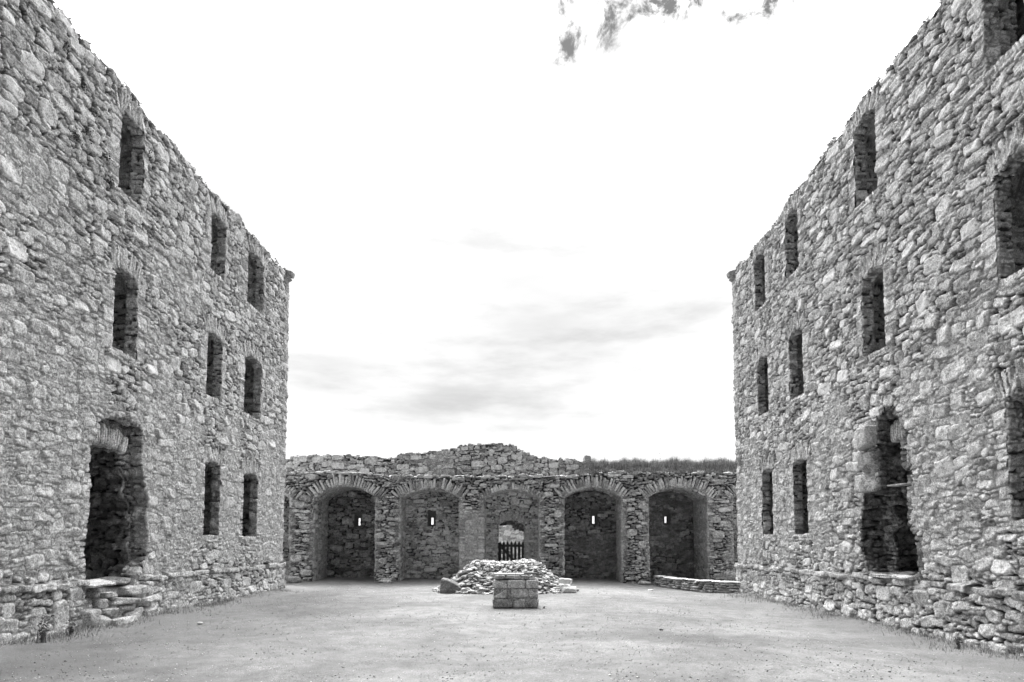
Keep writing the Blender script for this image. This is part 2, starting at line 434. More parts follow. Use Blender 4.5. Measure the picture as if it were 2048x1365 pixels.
class Opening:
    def __init__(s, a, b, sill, spring, rise, name='window', **k):
        s.a, s.b, s.sill, s.spring, s.rise, s.name = a, b, sill, spring, rise, name
        s.vous = k.get('vous', (0.36, 0.46)); s.wide = k.get('wide', 0.07); s.quoins = k.get('quoins', True)
        s.poly = k.get('poly'); s.sillslab = k.get('sillslab', True); s.wob = k.get('wob', 0.012); s.label = k.get('label')
        s.vtint = k.get('vtint', (0.26, 0.38)); s.vb = k.get('vb', 0.032)
    def arch(s, u):
        c = (s.a + s.b) / 2; h = (s.b - s.a) / 2
        return s.spring + s.rise * (1 - np.clip(((u - c) / h), -1, 1) ** 2)
    def inside(s, u, v, grow=0.0, wobble=0.0):
        if s.poly is not None:
            u, v = np.broadcast_arrays(u + 0.0, v + 0.0)
            u = u + wobble
            r = np.zeros(u.shape, bool); n = len(s.poly)
            for i in range(n):
                x0, y0 = s.poly[i]; x1, y1 = s.poly[(i + 1) % n]
                if y0 == y1: continue
                c = (y0 > v) != (y1 > v)
                xi = (x1 - x0) * (v - y0) / (y1 - y0) + x0
                r ^= c & (u < xi)
            return r
        return (u > s.a - grow + wobble) & (u < s.b + grow + wobble) & (v > s.sill - grow) & (v < s.arch(u) + grow)
    def loop(s, res, closed=True):
        if s.poly is not None:
            pts = list(s.poly); cyc = pts + [pts[0]]
        else:
            n = 13
            us = np.linspace(s.a, s.b, n)
            cyc = [(s.a, s.sill)] + [(float(x), float(s.arch(x))) for x in us] + [(s.b, s.sill)]
            if closed: cyc.append((s.a, s.sill))
        out = []
        for (x0, y0), (x1, y1) in zip(cyc[:-1], cyc[1:]):
            d = math.hypot(x1 - x0, y1 - y0); k = max(1, int(round(d / res)))
            for j in range(k): out.append((x0 + (x1 - x0) * j / k, y0 + (y1 - y0) * j / k))
        out.append(cyc[-1])
        return np.array(out)
    def seeds(s, rng, u0=0.0, v0=0.0, kidx=1):
        """voussoirs over the head, quoins up the jambs and a slab for the sill; u0/v0 shift into field coordinates"""
        S = []
        if s.vous:
            c = (s.a + s.b) / 2; h = (s.b - s.a) / 2 + s.wide
            u = c - h
            while u < c + h:
                b = rng.uniform(s.vb * 0.75, s.vb * 1.5); u += b
                k = (u - c) / h
                fan = k * (0.40 if s.name == 'arch' else 0.18) * (1 + 2 * s.rise) + rng.normal() * 0.07
                L = rng.uniform(*s.vous)
                base = float(s.arch(np.array(u))) - max(0, abs(u - c) - (s.b - s.a) / 2) * 0.6
                S.append((u + fan * L / 2 - u0, base + L / 2 - v0, L / 2, b * (0.84 if s.name == 'arch' else 0.90), math.pi / 2 - fan, 6.0, rng.uniform(*s.vtint), kidx))
                u += b
        if s.quoins:
            for side in (-1, 1):
                z = s.sill
                while z < s.spring - 0.03:
                    hh = rng.choice([0.03, 0.045, 0.07, 0.11, 0.15]) * rng.uniform(0.85, 1.15)
                    hh = min(hh, (s.spring - z) / 2 + 0.01)
                    a = rng.uniform(0.09, 0.2)
                    e = s.a if side < 0 else s.b
                    S.append((e + side * (a - 0.02) - u0, z + hh - v0, a, hh * 0.97, 0.0, 6.0, rng.uniform(0.22, 0.46), 0))
                    z += 2 * hh
        if s.sillslab:
            w = (s.b - s.a) / 2
            for k in range(2):
                z = s.sill - 0.035 - 0.07 * k
                x = s.a - 0.1
                while x < s.b + 0.1:
                    a = rng.uniform(0.16, 0.34)
                    S.append((x + a - u0, z - v0, a, 0.033, rng.normal() * 0.01, 6.0, rng.uniform(0.24, 0.40), 0))
                    x += 2 * a
        return S

def reveal(name, op, mapf, depth, prof, seed, mat, parent, res=0.025, closed=True, classes=CLASSES_JAMB, relief=0.03,
           amp=1.0, flip=False, lump=0.0, start=-0.045, mortar=0.3):
    L = op.loop(res, closed)
    d = np.diff(L, axis=0); seg = np.hypot(d[:, 0], d[:, 1]); S = np.concatenate([[0], np.cumsum(seg)])
    tl = d / seg[:, None]
    nrm = np.stack([tl[:, 1], -tl[:, 0]], -1)       # to the right of travel = inside for clockwise loops
    nn = np.zeros_like(L); nn[:-1] += nrm; nn[1:] += nrm
    if closed: nn[0] += nrm[-1]; nn[-1] += nrm[0]
    nn /= np.maximum(np.hypot(nn[:, 0], nn[:, 1])[:, None], 0.3)
    for _ in range(2):
        nn[1:-1] = nn[1:-1] * 0.5 + (nn[:-2] + nn[2:]) * 0.25
    cu = L[:, 0].mean(); cv = L[:, 1].mean()
    if ((cu - L[:, 0]) * nn[:, 0] + (cv - L[:, 1]) * nn[:, 1]).sum() < 0: nn = -nn
    T = depth; f = Field(T, float(S[-1]), res, seed, classes, relief=relief, mortar=mortar, amp=amp)
    nt_ = f.nu
    # resample loop at field v positions
    Lu = np.interp(f.v, S, L[:, 0]); Lv = np.interp(f.v, S, L[:, 1]); Nu = np.interp(f.v, S, nn[:, 0]); Nv = np.interp(f.v, S, nn[:, 1])
    t = f.u[:, None]; off = prof(f.u)[:, None]
    rng = np.random.default_rng(seed + 5)
    h = np.clip(f.h, -0.05, 0.06)
    if lump: h = h + np.round(fbm(f.nu, f.nv, T, float(S[-1]), 0.35, rng, 3, 0.7) * 4) / 4 * lump * sstep(t, 0.0, 0.25)
    if closed: h[:, -1] = h[:, 0]
    lip = np.clip(1 - t / 0.05, 0, 1)
    k = -off + h * (1 - lip) - 0.20 * lip
    t = np.maximum(t - 0.05, 0) * (depth / max(depth - 0.05, 0.01)) + lip * 0.05
    uu = Lu[None, :] + Nu[None, :] * k; vv = Lv[None, :] + Nv[None, :] * k
    P = mapf(uu, vv, t + start + 0 * uu)
    F = grid_faces(f.nu, f.nv, flip)
    return emit(name, P, f.attr, F, np.ones(F.shape[:2], bool), mat, parent)

def prof_window(u): return np.where(u < 0.30, 0.0, 0.30 + (u - 0.30) * 0.25)
def prof_plain(k=0.0): return lambda u: u * k

def box_stone(name, mapf, a, b, c, d, t0, t1, res, seed, mat, parent, side='u', **kw):
    """flat masonry sheet in wall coordinates u in [a,b], v in [c,d], at depth t0 (t1 unused)"""
    f = Field(b - a, d - c, res, seed, kw.get('classes', CLASSES_RUBBLE), relief=kw.get('relief', 0.03), mortar=kw.get('mortar', 0.5), tintmul=kw.get('tintmul', 1.0),
              mbias=kw.get('mbias'), forced=kw.get('forced', ()), blocked=kw.get('blocked'), amp=kw.get('amp', 1.0))
    uu, vv = np.meshgrid(f.u + a, f.v + c, indexing='ij')
    P = mapf(uu, vv, t0 - f.h * kw.get('sgn', 1))
    F = grid_faces(f.nu, f.nv, kw.get('flip', False))
    keep = np.ones(F.shape[:2], bool)
    if 'cut' in kw:
        uc = (uu[:-1, :-1] + uu[1:, 1:]) / 2; vc = (vv[:-1, :-1] + vv[1:, 1:]) / 2
        keep = ~kw['cut'](uc, vc, f)
    return emit(name, P, f.attr, F, keep, mat, parent), f

# ------------------------------------------------------------------ rocks
def cube_sphere(n):
    V = []; Fc = []; idx = {}
    def vid(p):
        k = (round(p[0], 5), round(p[1], 5), round(p[2], 5))
        if k not in idx: idx[k] = len(V); V.append(p)
        return idx[k]
    for ax in range(3):
        for sg in (-1, 1):
            g = [[None] * (n + 1) for _ in range(n + 1)]
            for i in range(n + 1):
                for j in range(n + 1):
                    p = [0, 0, 0]; p[ax] = sg; p[(ax + 1) % 3] = 2 * i / n - 1; p[(ax + 2) % 3] = 2 * j / n - 1
                    g[i][j] = vid(tuple(p))
            for i in range(n):
                for j in range(n):
                    q = (g[i][j], g[i + 1][j], g[i + 1][j + 1], g[i][j + 1])
                    Fc.append(q if sg > 0 else q[::-1])
    return np.array(V, float), np.array(Fc)
_CS = {n: cube_sphere(n) for n in (3, 5, 8, 14)}
def rock(size, seed, n=8, p=4.0, rough=0.08, cuts=3):
    rng = np.random.default_rng(seed)
    V, Fc = _CS[n]
    q = (np.abs(V) ** p).sum(1) ** (1 / p)
    V = V / q[:, None]
    # random cleavage planes knock corners off
    for _ in range(cuts):
        d = rng.normal(size=3); d /= np.linalg.norm(d)
        lim = rng.uniform(0.62, 0.9)
        ex = V @ d - lim * np.abs(d).sum() ** 0.5
        V = V - np.clip(ex, 0, None)[:, None] * d * 0.95
    D = V / np.linalg.norm(V, axis=1)[:, None]
    nz = 0
    for k in range(7):
        w = rng.normal(size=3) * (1.5 + k * 1.4); nz = nz + np.sin(V @ w + rng.uniform(0, 6.28)) / (1 + k * 0.7)
    V = V + D * (nz * rough)[:, None]
    return V * (np.array(size) / 2), Fc
def place(V, loc, rot=(0, 0, 0)):
    m = np.array(Euler(rot).to_matrix())
    return V @ m.T + np.array(loc)
def rocks_mesh(name, items, mat, parent=None, loc=None):
    """items: list of (V, F, tint) joined into one mesh"""
    Vs = []; Fs = []; A = []; o = 0
    for V, F_, t in items:
        Vs.append(V); Fs.append(F_ + o); o += len(V)
        a = np.empty((len(V), 3)); a[:, 0] = t; a[:, 1] = 1; a[:, 2] = (t * 37.7) % 1; A.append(a)
    return mesh(name, np.concatenate(Vs), np.concatenate(Fs), mat, parent, np.concatenate(A), True, loc)

# ------------------------------------------------------------------ ground
def ground_z(x, y):
    z = -0.12 * sstep(x, 1.5, 6.8) + 0.09 * sstep(y, 24.0, 26.8) * (1 - sstep(y, 28, 30))
    return z
def build_ground():
    def axis(lo, hi, r, far, n):
        core = np.arange(lo, hi + r, r)
        g = np.geomspace(r * 3, far, n)
        return np.concatenate([(lo - g)[::-1], core, core[-1] + g])
    x = axis(-8.4, 7.9, 0.045, 900, 26); y = axis(4.5, 29, 0.06, 1500, 26)
    X, Y = np.meshgrid(x, y, indexing='ij')
    rng = np.random.default_rng(3)
    Z = ground_z(X, Y)
    core = (X > -9) & (X < 8.5) & (Y > 4) & (Y < 30)
    nz = fbm(len(x), len(y), len(x) * 0.045, len(y) * 0.06, 0.9, rng, 5, 0.6)
    n2 = fbm(len(x), len(y), len(x) * 0.045, len(y) * 0.06, 0.12, rng, 2, 0.6)
    Z = Z + np.where(core, nz * 0.018 + n2 * 0.005, 0)
    # the mound of earth banks up against the foot of the walls
    bank = 0.09 * sstep(np.abs(X + 0.27), 6.6, 7.9) * (0.6 + 0.8 * (nz + 0.5)) * (Y < 22)
    Z = Z + np.where(core, bank * (np.abs(X + 0.27) < 8.4), 0)
    # outside: the knoll falls away beyond the rear wall and rises again as a far hill
    Z = Z - 0.9 * sstep(Y, 29, 45) + 12 * sstep(Y, 120, 900)
    P = np.stack([X, Y, Z], -1)
    F = grid_faces(len(x), len(y))
    o = mesh('ground', P.reshape(-1, 3), F.reshape(-1, 4), M_ground)
    tag(o, 'pale trodden gravel floor of the ruined courtyard', None, kind='structure')
build_ground()

# ------------------------------------------------------------------ barrack blocks
FAR_Y, NEAR_Y, TOPH = 21.15, 5.0, 11.4
def barrack(side, X0, top_pts, wins, door, seed, base_z, label):
    inw = 1.0 if side == 'left' else -1.0        # direction from the wall towards the court
    root = thing('ruined_barrack_block', label, 'building', (X0 - inw * 3, 13, 0))
    mapf = lambda u, v, t: np.stack(np.broadcast_arrays(X0 - inw * t, u, v), -1)
    rng = np.random.default_rng(seed)
    L = FAR_Y + 0.1 - NEAR_Y
    z0 = -0.3
    forced = []
    ops = wins + [door]
    for k, o in enumerate(ops):
        forced += o.seeds(rng, NEAR_Y, z0, k + 1)
    # projecting ledge on top of the plinth
    x = NEAR_Y
    LEDGE = 101
    while x < FAR_Y + 0.2:
        a = rng.uniform(0.12, 0.42)
        if not (door.plinthgap[0] < x + a < door.plinthgap[1]):
            forced.append((x + a - NEAR_Y, 0.845 - z0 + rng.normal() * 0.016, a, rng.uniform(0.04, 0.055), rng.normal() * 0.012, 6.0, rng.uniform(0.2, 0.44), LEDGE if rng.random() < 0.8 else 0))
        x += 2 * a
    # squared stones up the far corner
    z = 0.93
    while z < 10.6:
        hh = rng.choice([0.05, 0.08, 0.12, 0.15]) * rng.uniform(0.9, 1.1); a = rng.uniform(0.12, 0.26)
        forced.append((FAR_Y - a - NEAR_Y, z + hh - z0, a, hh * 0.97, 0, 6.0, rng.uniform(0.24, 0.42), 0)); z += 2 * hh
    forced += [(u - NEAR_Y, v - z0, a, b, th, p, t, 0) for (u, v, a, b, th, p, t) in door.extra]
    def blocked(u, v):
        r = np.zeros(np.broadcast(u, v).shape, bool)
        for o in ops: r |= o.inside(u + NEAR_Y, v + z0, -0.03)
        return r
    amt = 0.95 if side == 'left' else 0.45
    def low(u, v):
        y, z = u + NEAR_Y, v + z0
        m = amt * sstep(-z, -6.2, -3.2) * (0.1 + 0.9 * sstep(z, 0.85, 1.3)) - 0.22 * sstep(z, 7.5, 9.5) + 0 * u
        for o in wins:             # arch stones stand clear of the mortar
            m = m - 0.9 * (sstep(y, o.a - 0.3, o.a - 0.15) * (1 - sstep(y, o.b + 0.15, o.b + 0.3)) * sstep(z, o.spring - 0.1, o.spring) * (1 - sstep(z, o.spring + 0.5, o.spring + 0.65)))
        for o in wins:             # facing stripped back to blocky stones under the sills
            if o.sill < 8:
                m = m - 1.3 * (sstep(y, o.a - 0.2, o.a) * (1 - sstep(y, o.b, o.b + 0.2)) * sstep(z, o.sill - 1.25, o.sill - 1.05) * (1 - sstep(z, o.sill, o.sill + 0.1)))
        return m
    f = Field(L, TOPH - z0, 0.02, seed, CLASSES_RUBBLE, forced, blocked, relief=0.034 if side == 'left' else 0.038, mortar=0.42 if side == 'left' else 0.28, mbias=low)
    uu, vv = np.meshgrid(f.u + NEAR_Y, f.v + z0, indexing='ij')
    # plinth stands 11 cm proud, its ledge 16 cm
    cvv = f.S[f.ID, 1] + z0
    gap = (uu > door.plinthgap[0]) & (uu < door.plinthgap[1])
    pl = np.where(f.kind == LEDGE, 0.115, np.where((cvv < 0.83) & (vv < 0.86), 0.075 + 0.06 * sstep(-vv, -0.5, 0.2), 0.0))
    pl = np.where(gap, np.minimum(pl, 0.02), pl)
    batter = 0.0
    h = f.h + pl + batter
    # sills stand a little proud
    P = mapf(uu, vv, -h)
    F = grid_faces(f.nu, f.nv, side == 'right')
    uc = (uu[:-1, :-1] + uu[1:, 1:]) / 2; vc = (vv[:-1, :-1] + vv[1:, 1:]) / 2
    idc = f.ID[:-1, :-1]; kc = f.kind[:-1, :-1]; okk = f.stone[:-1, :-1] > 0.4
    kc = np.where(okk, kc, 0)
    wb = fbm(f.nu - 1, f.nv - 1, L, TOPH - z0, 0.16, rng, 3, 0.7)
    keep = np.ones(uc.shape, bool)
    for o in ops: keep &= ~o.inside(uc, vc, 0.0, wb * o.wob * 1.6)
    tp = np.array(top_pts)
    prof = np.interp(f.u + NEAR_Y, tp[:, 0], tp[:, 1]).astype(np.float32)
    rag = prof + fbm(f.nu, 2, L, 1, 0.5, rng, 3)[:, 0] * 0.05
    # whole stones stand or fall at the wall head
    su = f.S[:, 0]; sv = f.S[:, 1] + z0
    lim = np.interp(su + NEAR_Y, tp[:, 0], tp[:, 1]) + rng.normal(0, 0.015, f.n) - f.S[:, 3] * 0.75
    stand = sv < lim
    keep &= np.where(idc >= 0, stand[idc], vc < rag[:-1, None] - 0.1) & (vc < rag[:-1, None] + 0.05)
    fin = FAR_Y + 0.03 * wb + np.where(idc >= 0, rng.normal(0, 0.02, f.n)[idc], 0)
    keep &= uc < fin
    # parts
    isv = np.zeros(uc.shape, np.int32)
    for k, o in enumerate(ops):
        isv = np.where(kc == k + 1, k + 1, isv)
    plm = ((kc == LEDGE) | ((cvv[:-1, :-1] < 0.83) & (vc < 0.86) & (isv == 0)))
    plm &= ~((isv > 0))
    emit('wall', P, f.attr, F, keep & (isv == 0) & ~plm, M_stone, root)
    emit('plinth', P, f.attr, F, keep & plm, M_stone, root)
    for k, o in enumerate(ops):
        if o.name == 'window':
            w = reveal('window', o, mapf, 0.9, prof_window, seed + 20 + k, M_stone, root, flip=(side == 'right'))
            emit('window_arch', P, f.attr, F, keep & (isv == k + 1), M_stone, w)
        else:
            o.build(root, mapf, side, seed + 60, P, f, F, keep & (isv == k + 1))
    # wall head: rubble core seen from above
    nw = 14
    t = np.linspace(-0.02, 0.9, nw)
    un = np.arange(NEAR_Y, FAR_Y, 0.06)
    pz = np.interp(un, tp[:, 0], tp[:, 1])
    U, T = np.meshgrid(un, t, indexing='ij')
    Z = pz[:, None] - 0.05 + fbm(len(un), nw, L, 0.9, 0.25, rng, 3, 0.7) * 0.05 - 0.05 * (np.abs(T - 0.45) < 0.5)
    at = np.zeros(U.shape + (3,), np.float32); at[..., 0] = 0.3; at[..., 1] = 0.6; at[..., 2] = rng.random(U.shape)
    emit('wall_head', mapf(U, Z, T), at, grid_faces(len(un), nw, side == 'left'), np.ones((len(un) - 1, nw - 1), bool), M_stone, root)
    # inner face of the court wall, then the three other walls of the shell
    cutin = lambda uc_, vc_, f_: np.any([o.inside(uc_, vc_, 0.30) for o in ops], axis=0) | (vc_ > np.interp(uc_, tp[:, 0], tp[:, 1]) - 0.1)
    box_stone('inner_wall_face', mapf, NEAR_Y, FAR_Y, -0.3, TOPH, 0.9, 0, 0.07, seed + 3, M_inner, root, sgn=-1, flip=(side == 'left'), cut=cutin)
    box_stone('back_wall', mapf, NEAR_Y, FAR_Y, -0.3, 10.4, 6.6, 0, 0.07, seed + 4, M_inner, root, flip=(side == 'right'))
    box_stone('light_blocking_wall', mapf, NEAR_Y, FAR_Y, -0.3, 10.7, 2.7, 0, 0.07, seed + 14, M_inner, root, flip=(side == 'right'))  # unseen wall added to keep skylight from behind the windows
    for nm, y, s in (('gable_wall', FAR_Y, 1), ('gable_wall', NEAR_Y, -1)):
        m2 = lambda u, v, tt, y=y, s=s: np.stack(np.broadcast_arrays(X0 - inw * u, y + s * (-0.02 - tt), v), -1)
        tz = float(np.interp(y, tp[:, 0], tp[:, 1])) - 0.08
        box_stone(nm, m2, 0.0, 7.4, -0.3, tz, 0.0, 0, 0.045, seed + 7 + s, M_stone, root, flip=((side == 'left') == (s > 0)))
        m3 = lambda u, v, tt, y=y, s=s: np.stack(np.broadcast_arrays(X0 - inw * u, y - s * (0.9 - tt), v), -1)
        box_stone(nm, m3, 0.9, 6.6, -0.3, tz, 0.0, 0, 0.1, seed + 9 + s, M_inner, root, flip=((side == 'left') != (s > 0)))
    # moulded skew stone at the far wall head
    V, Fc = rock((0.32, 0.30, 0.18), seed + 11, 8, 7.0, 0.02, 1)
    V = place(V, (X0 + inw * 0.05, FAR_Y - 0.14, 10.84), (0, inw * R(18), 0))
    V2, F2 = rock((0.18, 0.30, 0.2), seed + 12, 8, 6.0, 0.03, 1)
    V2 = place(V2, (X0 + inw * 0.02, FAR_Y - 0.14, 10.70), (0, inw * R(-32), 0))
    rocks_mesh('skew_stone', [(V, Fc, 0.27), (V2, F2, 0.25)], M_stone, root)
    return root, mapf

class Door(Opening):
    pass
def left_door_build(self, root, mapf, side, seed, P, f, F, vkeep):
    """broken doorway: the facing is lost round it, the relieving arch hangs behind"""
    d = reveal('doorway', self, mapf, 0.32, prof_plain(0.03), seed, M_stone, root, relief=0.05, amp=1.6, lump=0.05, closed=True, mortar=0.3)
    # second skin, set back 0.2 m, with the narrower rough opening in it
    inner = Opening(11.50, 12.90, 0.55, 3.42, 0.16, 'in', vous=(0.38, 0.5), wide=0.05, quoins=False, sillslab=False, wob=0.05)
    inner.poly = [(11.42, 0.4), (11.40, 1.5), (11.47, 2.3), (11.44, 2.9), (11.5, 3.42), (11.75, 3.55), (12.2, 3.58), (12.66, 3.44), (12.74, 3.1), (12.98, 2.9),
                  (12.90, 2.6), (13.16, 2.4), (13.08, 2.05), (13.30, 1.9), (13.18, 1.5), (13.30, 1.2), (13.10, 0.9), (13.1, 0.4)]
    vs = []
    rng = np.random.default_rng(seed)
    u = 11.62
    while u < 12.72:
        b = rng.uniform(0.022, 0.045); u += b; k = (u - 12.1) / 0.6
        vs.append((u + k * 0.06 - 11.2, (3.55 - 0.10 * k * k) + 0.24 - 0.2, 0.23, b * 0.82, math.pi / 2 - k * 0.25, 5.0, rng.uniform(0.25, 0.5), 1)); u += b
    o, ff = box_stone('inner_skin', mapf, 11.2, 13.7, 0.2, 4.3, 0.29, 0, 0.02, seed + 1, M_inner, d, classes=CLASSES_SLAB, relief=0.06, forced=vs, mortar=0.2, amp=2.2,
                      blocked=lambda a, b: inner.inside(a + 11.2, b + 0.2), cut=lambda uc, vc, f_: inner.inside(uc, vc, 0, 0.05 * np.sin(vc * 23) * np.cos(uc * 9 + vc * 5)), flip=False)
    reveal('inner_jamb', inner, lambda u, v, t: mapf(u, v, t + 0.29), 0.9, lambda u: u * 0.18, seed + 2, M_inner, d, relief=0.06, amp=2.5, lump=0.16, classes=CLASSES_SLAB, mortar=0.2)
    it = []
    u = 11.74
    while u < 12.78:
        b = rng.uniform(0.05, 0.085); k = (u + b / 2 - 12.15) / 0.6; hgt = rng.uniform(0.34, 0.46)
        V, Fc = rock((0.34, b * 0.86, hgt), int(rng.integers(9999)), 8, 7, 0.03, 2)
        it.append((place(V, (-7.97 - 0.29, u + b / 2 + k * 0.03, 3.50 - 0.10 * k * k + hgt / 2), (-k * 0.3, 0, 0)), Fc, rng.uniform(0.24, 0.46))); u += b
    rocks_mesh('relieving_arch', it, M_stone, d)
    # threshold: worn slabs and boulders stepping up through the plinth
    spec = [  # y, z, size (out of wall, along, high), out, tint
        (13.05, 0.62, (0.5, 0.75, 0.20), -0.05, 0.26), (12.95, 0.82, (0.5, 0.6, 0.12), -0.28, 0.2), (12.30, 0.05, (0.44, 0.66, 0.20), 0.17, 0.40), (12.88, 0.12, (0.34, 0.50, 0.22), 0.06, 0.28),
        (12.25, 0.58, (0.5, 0.52, 0.12), -0.16, 0.28), (11.9, 0.42, (0.38, 0.34, 0.20), -0.05, 0.22), (11.75, 0.83, (0.5, 0.55, 0.07), 0.05, 0.36), (11.8, 0.12, (0.34, 0.44, 0.26), 0.08, 0.28),
        (12.6, 0.40, (0.5, 0.75, 0.16), -0.04, 0.26), (12.1, 0.26, (0.4, 0.4, 0.16), 0.02, 0.24), (12.7, 0.27, (0.4, 0.5, 0.10), -0.02, 0.3), (11.5, 0.22, (0.34, 0.4, 0.34), 0.10, 0.3), (13.35, 0.66, (0.3, 0.26, 0.24), 0.02, 0.38), (13.3, 0.38, (0.35, 0.5, 0.16), 0.06, 0.36),
        (13.35, 0.13, (0.35, 0.42, 0.26), 0.08, 0.26), (12.45, 0.80, (0.9, 1.0, 0.12), -0.45, 0.2), (12.3, 0.60, (0.9, 1.4, 0.3), -0.5, 0.2)]
    X0 = -7.97
    for k, (y, z, sz, out_, t) in enumerate(spec):
        V, Fc = rock(sz, seed + 30 + k, 14, 7.0, 0.035, 3)
        rg = np.random.default_rng(k)
        V = place(V, (X0 + out_, y, z), (rg.normal() * 0.06, rg.normal() * 0.08, rg.normal() * 0.12))
        rocks_mesh('step_stone', [(V, Fc, t)], M_stone, d)
def right_door_build(self, root, mapf, side, seed, P, f, F, vkeep):
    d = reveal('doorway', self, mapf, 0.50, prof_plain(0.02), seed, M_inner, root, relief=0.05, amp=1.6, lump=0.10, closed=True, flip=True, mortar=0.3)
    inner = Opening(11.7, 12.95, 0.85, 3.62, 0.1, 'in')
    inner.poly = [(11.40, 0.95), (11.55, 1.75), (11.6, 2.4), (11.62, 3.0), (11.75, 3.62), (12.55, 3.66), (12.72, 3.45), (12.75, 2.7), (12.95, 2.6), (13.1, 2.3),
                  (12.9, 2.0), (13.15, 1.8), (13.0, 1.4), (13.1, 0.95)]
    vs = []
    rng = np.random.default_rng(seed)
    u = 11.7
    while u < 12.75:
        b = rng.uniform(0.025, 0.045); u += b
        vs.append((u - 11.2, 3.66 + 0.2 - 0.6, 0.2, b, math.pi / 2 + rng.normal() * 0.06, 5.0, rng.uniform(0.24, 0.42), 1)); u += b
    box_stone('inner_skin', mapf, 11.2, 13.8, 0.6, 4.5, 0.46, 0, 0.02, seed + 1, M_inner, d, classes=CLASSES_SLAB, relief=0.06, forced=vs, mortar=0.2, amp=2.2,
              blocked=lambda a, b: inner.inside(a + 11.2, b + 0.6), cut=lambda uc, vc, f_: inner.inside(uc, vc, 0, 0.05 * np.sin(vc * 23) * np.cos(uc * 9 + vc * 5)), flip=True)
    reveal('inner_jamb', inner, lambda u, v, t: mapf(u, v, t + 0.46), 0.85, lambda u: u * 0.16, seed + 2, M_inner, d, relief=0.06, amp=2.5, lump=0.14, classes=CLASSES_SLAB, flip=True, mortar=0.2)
    X0 = 7.43
    it = []
    u = 11.98
    while u < 12.62:
        b = rng.uniform(0.05, 0.085); hgt = rng.uniform(0.36, 0.46)
        V, Fc = rock((0.4, b * 0.86, hgt), int(rng.integers(9999)), 8, 7, 0.03, 2)
        it.append((place(V, (X0 + 0.34, u + b / 2, 3.62 + hgt / 2), (rng.normal() * 0.05, 0, 0)), Fc, rng.uniform(0.26, 0.46))); u += b
    rocks_mesh('relieving_arch', it, M_stone, d)
    for k, (y, z, sz, t) in enumerate([(13.06, 3.79, (0.60, 0.54, 0.50), 0.30), (13.06, 3.27, (0.46, 0.52, 0.43), 0.22), (13.12, 2.84, (0.52, 0.60, 0.38), 0.29)]):
        V, Fc = rock(sz, seed + 40 + k, 14, 9.0, 0.012, 2)
        V = place(V, (X0 + 0.05, y, z), (R(2 - k), 0, R(k * 3 - 3)))
        o = rocks_mesh('quoin_stone', [(V, Fc, t)], M_stone, d)
        o['label'] = 'smooth dressed block left standing in the broken door jamb'
    for k, (y, z, sz, out_, t) in enumerate([(12.5, 0.90, (0.9, 1.7, 0.10), -0.55, 0.24), (12.0, 0.93, (0.4, 0.5, 0.09), 0.0, 0.3), (12.7, 0.92, (0.4, 0.6, 0.07), 0.02, 0.3), (12.2, 2.72, (0.3, 0.6, 0.035), -0.1, 0.3)]):
        V, Fc = rock(sz, seed + 50 + k, 8, 5, 0.04, 2)
        V = place(V, (X0 - out_, y, z), (0.02, 0.03, 0.03 * k))
        rocks_mesh('step_stone', [(V, Fc, t)], M_stone, d)

LT = [(4, 10.95), (9, 10.9), (10.3, 10.87), (10.6, 10.80), (11.6, 10.79), (12.3, 10.84), (13.1, 10.76), (15.6, 10.74), (16.9, 10.77), (19.2, 10.80), (20.3, 10.86), (20.7, 10.98), (21.3, 10.95)]
RT = [(4, 11.35), (9.5, 11.3), (10.4, 11.1), (11.2, 11.12), (12.0, 11.08), (12.6, 11.14), (13.2, 11.05), (14.8, 11.05), (16.1, 10.95), (18.2, 10.76), (19.6, 10.84), (20.4, 10.96), (21.3, 10.92)]
lw = [Opening(11.92, 12.70, 8.61, 10.16, 0.12), Opening(15.62, 16.44, 8.60, 10.10, 0.10), Opening(17.80, 18.95, 8.58, 10.12, 0.16),
      Opening(11.94, 12.72, 5.36, 7.00, 0.08), Opening(15.62, 16.44, 5.34, 6.95, 0.10), Opening(17.80, 18.98, 5.31, 6.95, 0.16),
      Opening(15.70, 16.55, 1.75, 3.60, 0.09), Opening(17.92, 18.95, 1.73, 3.54, 0.12)]
ldoor = Door(11.5, 13.3, 0.9, 3.9, 0.1, 'door', vous=None, quoins=False, sillslab=False, wob=0.06,
             poly=[(11.50, 0.55), (11.42, 1.5), (11.50, 2.29), (11.52, 2.68), (11.45, 3.07), (11.50, 3.45), (11.68, 3.70), (11.68, 3.88), (12.0, 4.06), (12.5, 4.12), (12.94, 4.05), (13.08, 3.89),
                   (13.12, 3.18), (13.26, 2.77), (13.40, 2.49), (13.32, 2.12), (13.45, 1.65), (13.42, 1.3), (13.10, 0.92), (12.9, 0.45), (11.8, 0.45)])
ldoor.plinthgap = (11.62, 13.2)
ldoor.extra = [(10.85, 0.34, 0.20, 0.26, 0.1, 3.0, 0.34), (10.35, 0.30, 0.16, 0.22, 0, 4.5, 0.27), (10.75, 0.70, 0.11, 0.10, 0, 2.2, 0.42), (11.2, 0.70, 0.17, 0.11, 0.1, 4.5, 0.36)]
ldoor.build = lambda *a: left_door_build(ldoor, *a)
rw = [Opening(8.50, 9.42, 8.98, 10.66, 0.12), Opening(12.38, 13.20, 8.87, 10.58, 0.12), Opening(15.98, 16.80, 8.80, 10.42, 0.11), Opening(18.22, 19.06, 8.72, 10.34, 0.10),
      Opening(8.45, 9.38, 5.56, 7.17, 0.22), Opening(12.30, 13.15, 5.53, 7.20, 0.10), Opening(15.92, 16.78, 5.43, 7.14, 0.12), Opening(18.20, 19.04, 5.42, 7.10, 0.12),
      Opening(8.45, 9.37, 1.90, 3.74, 0.16), Opening(15.90, 16.73, 1.79, 3.70, 0.09), Opening(18.08, 18.88, 1.78, 3.70, 0.09)]
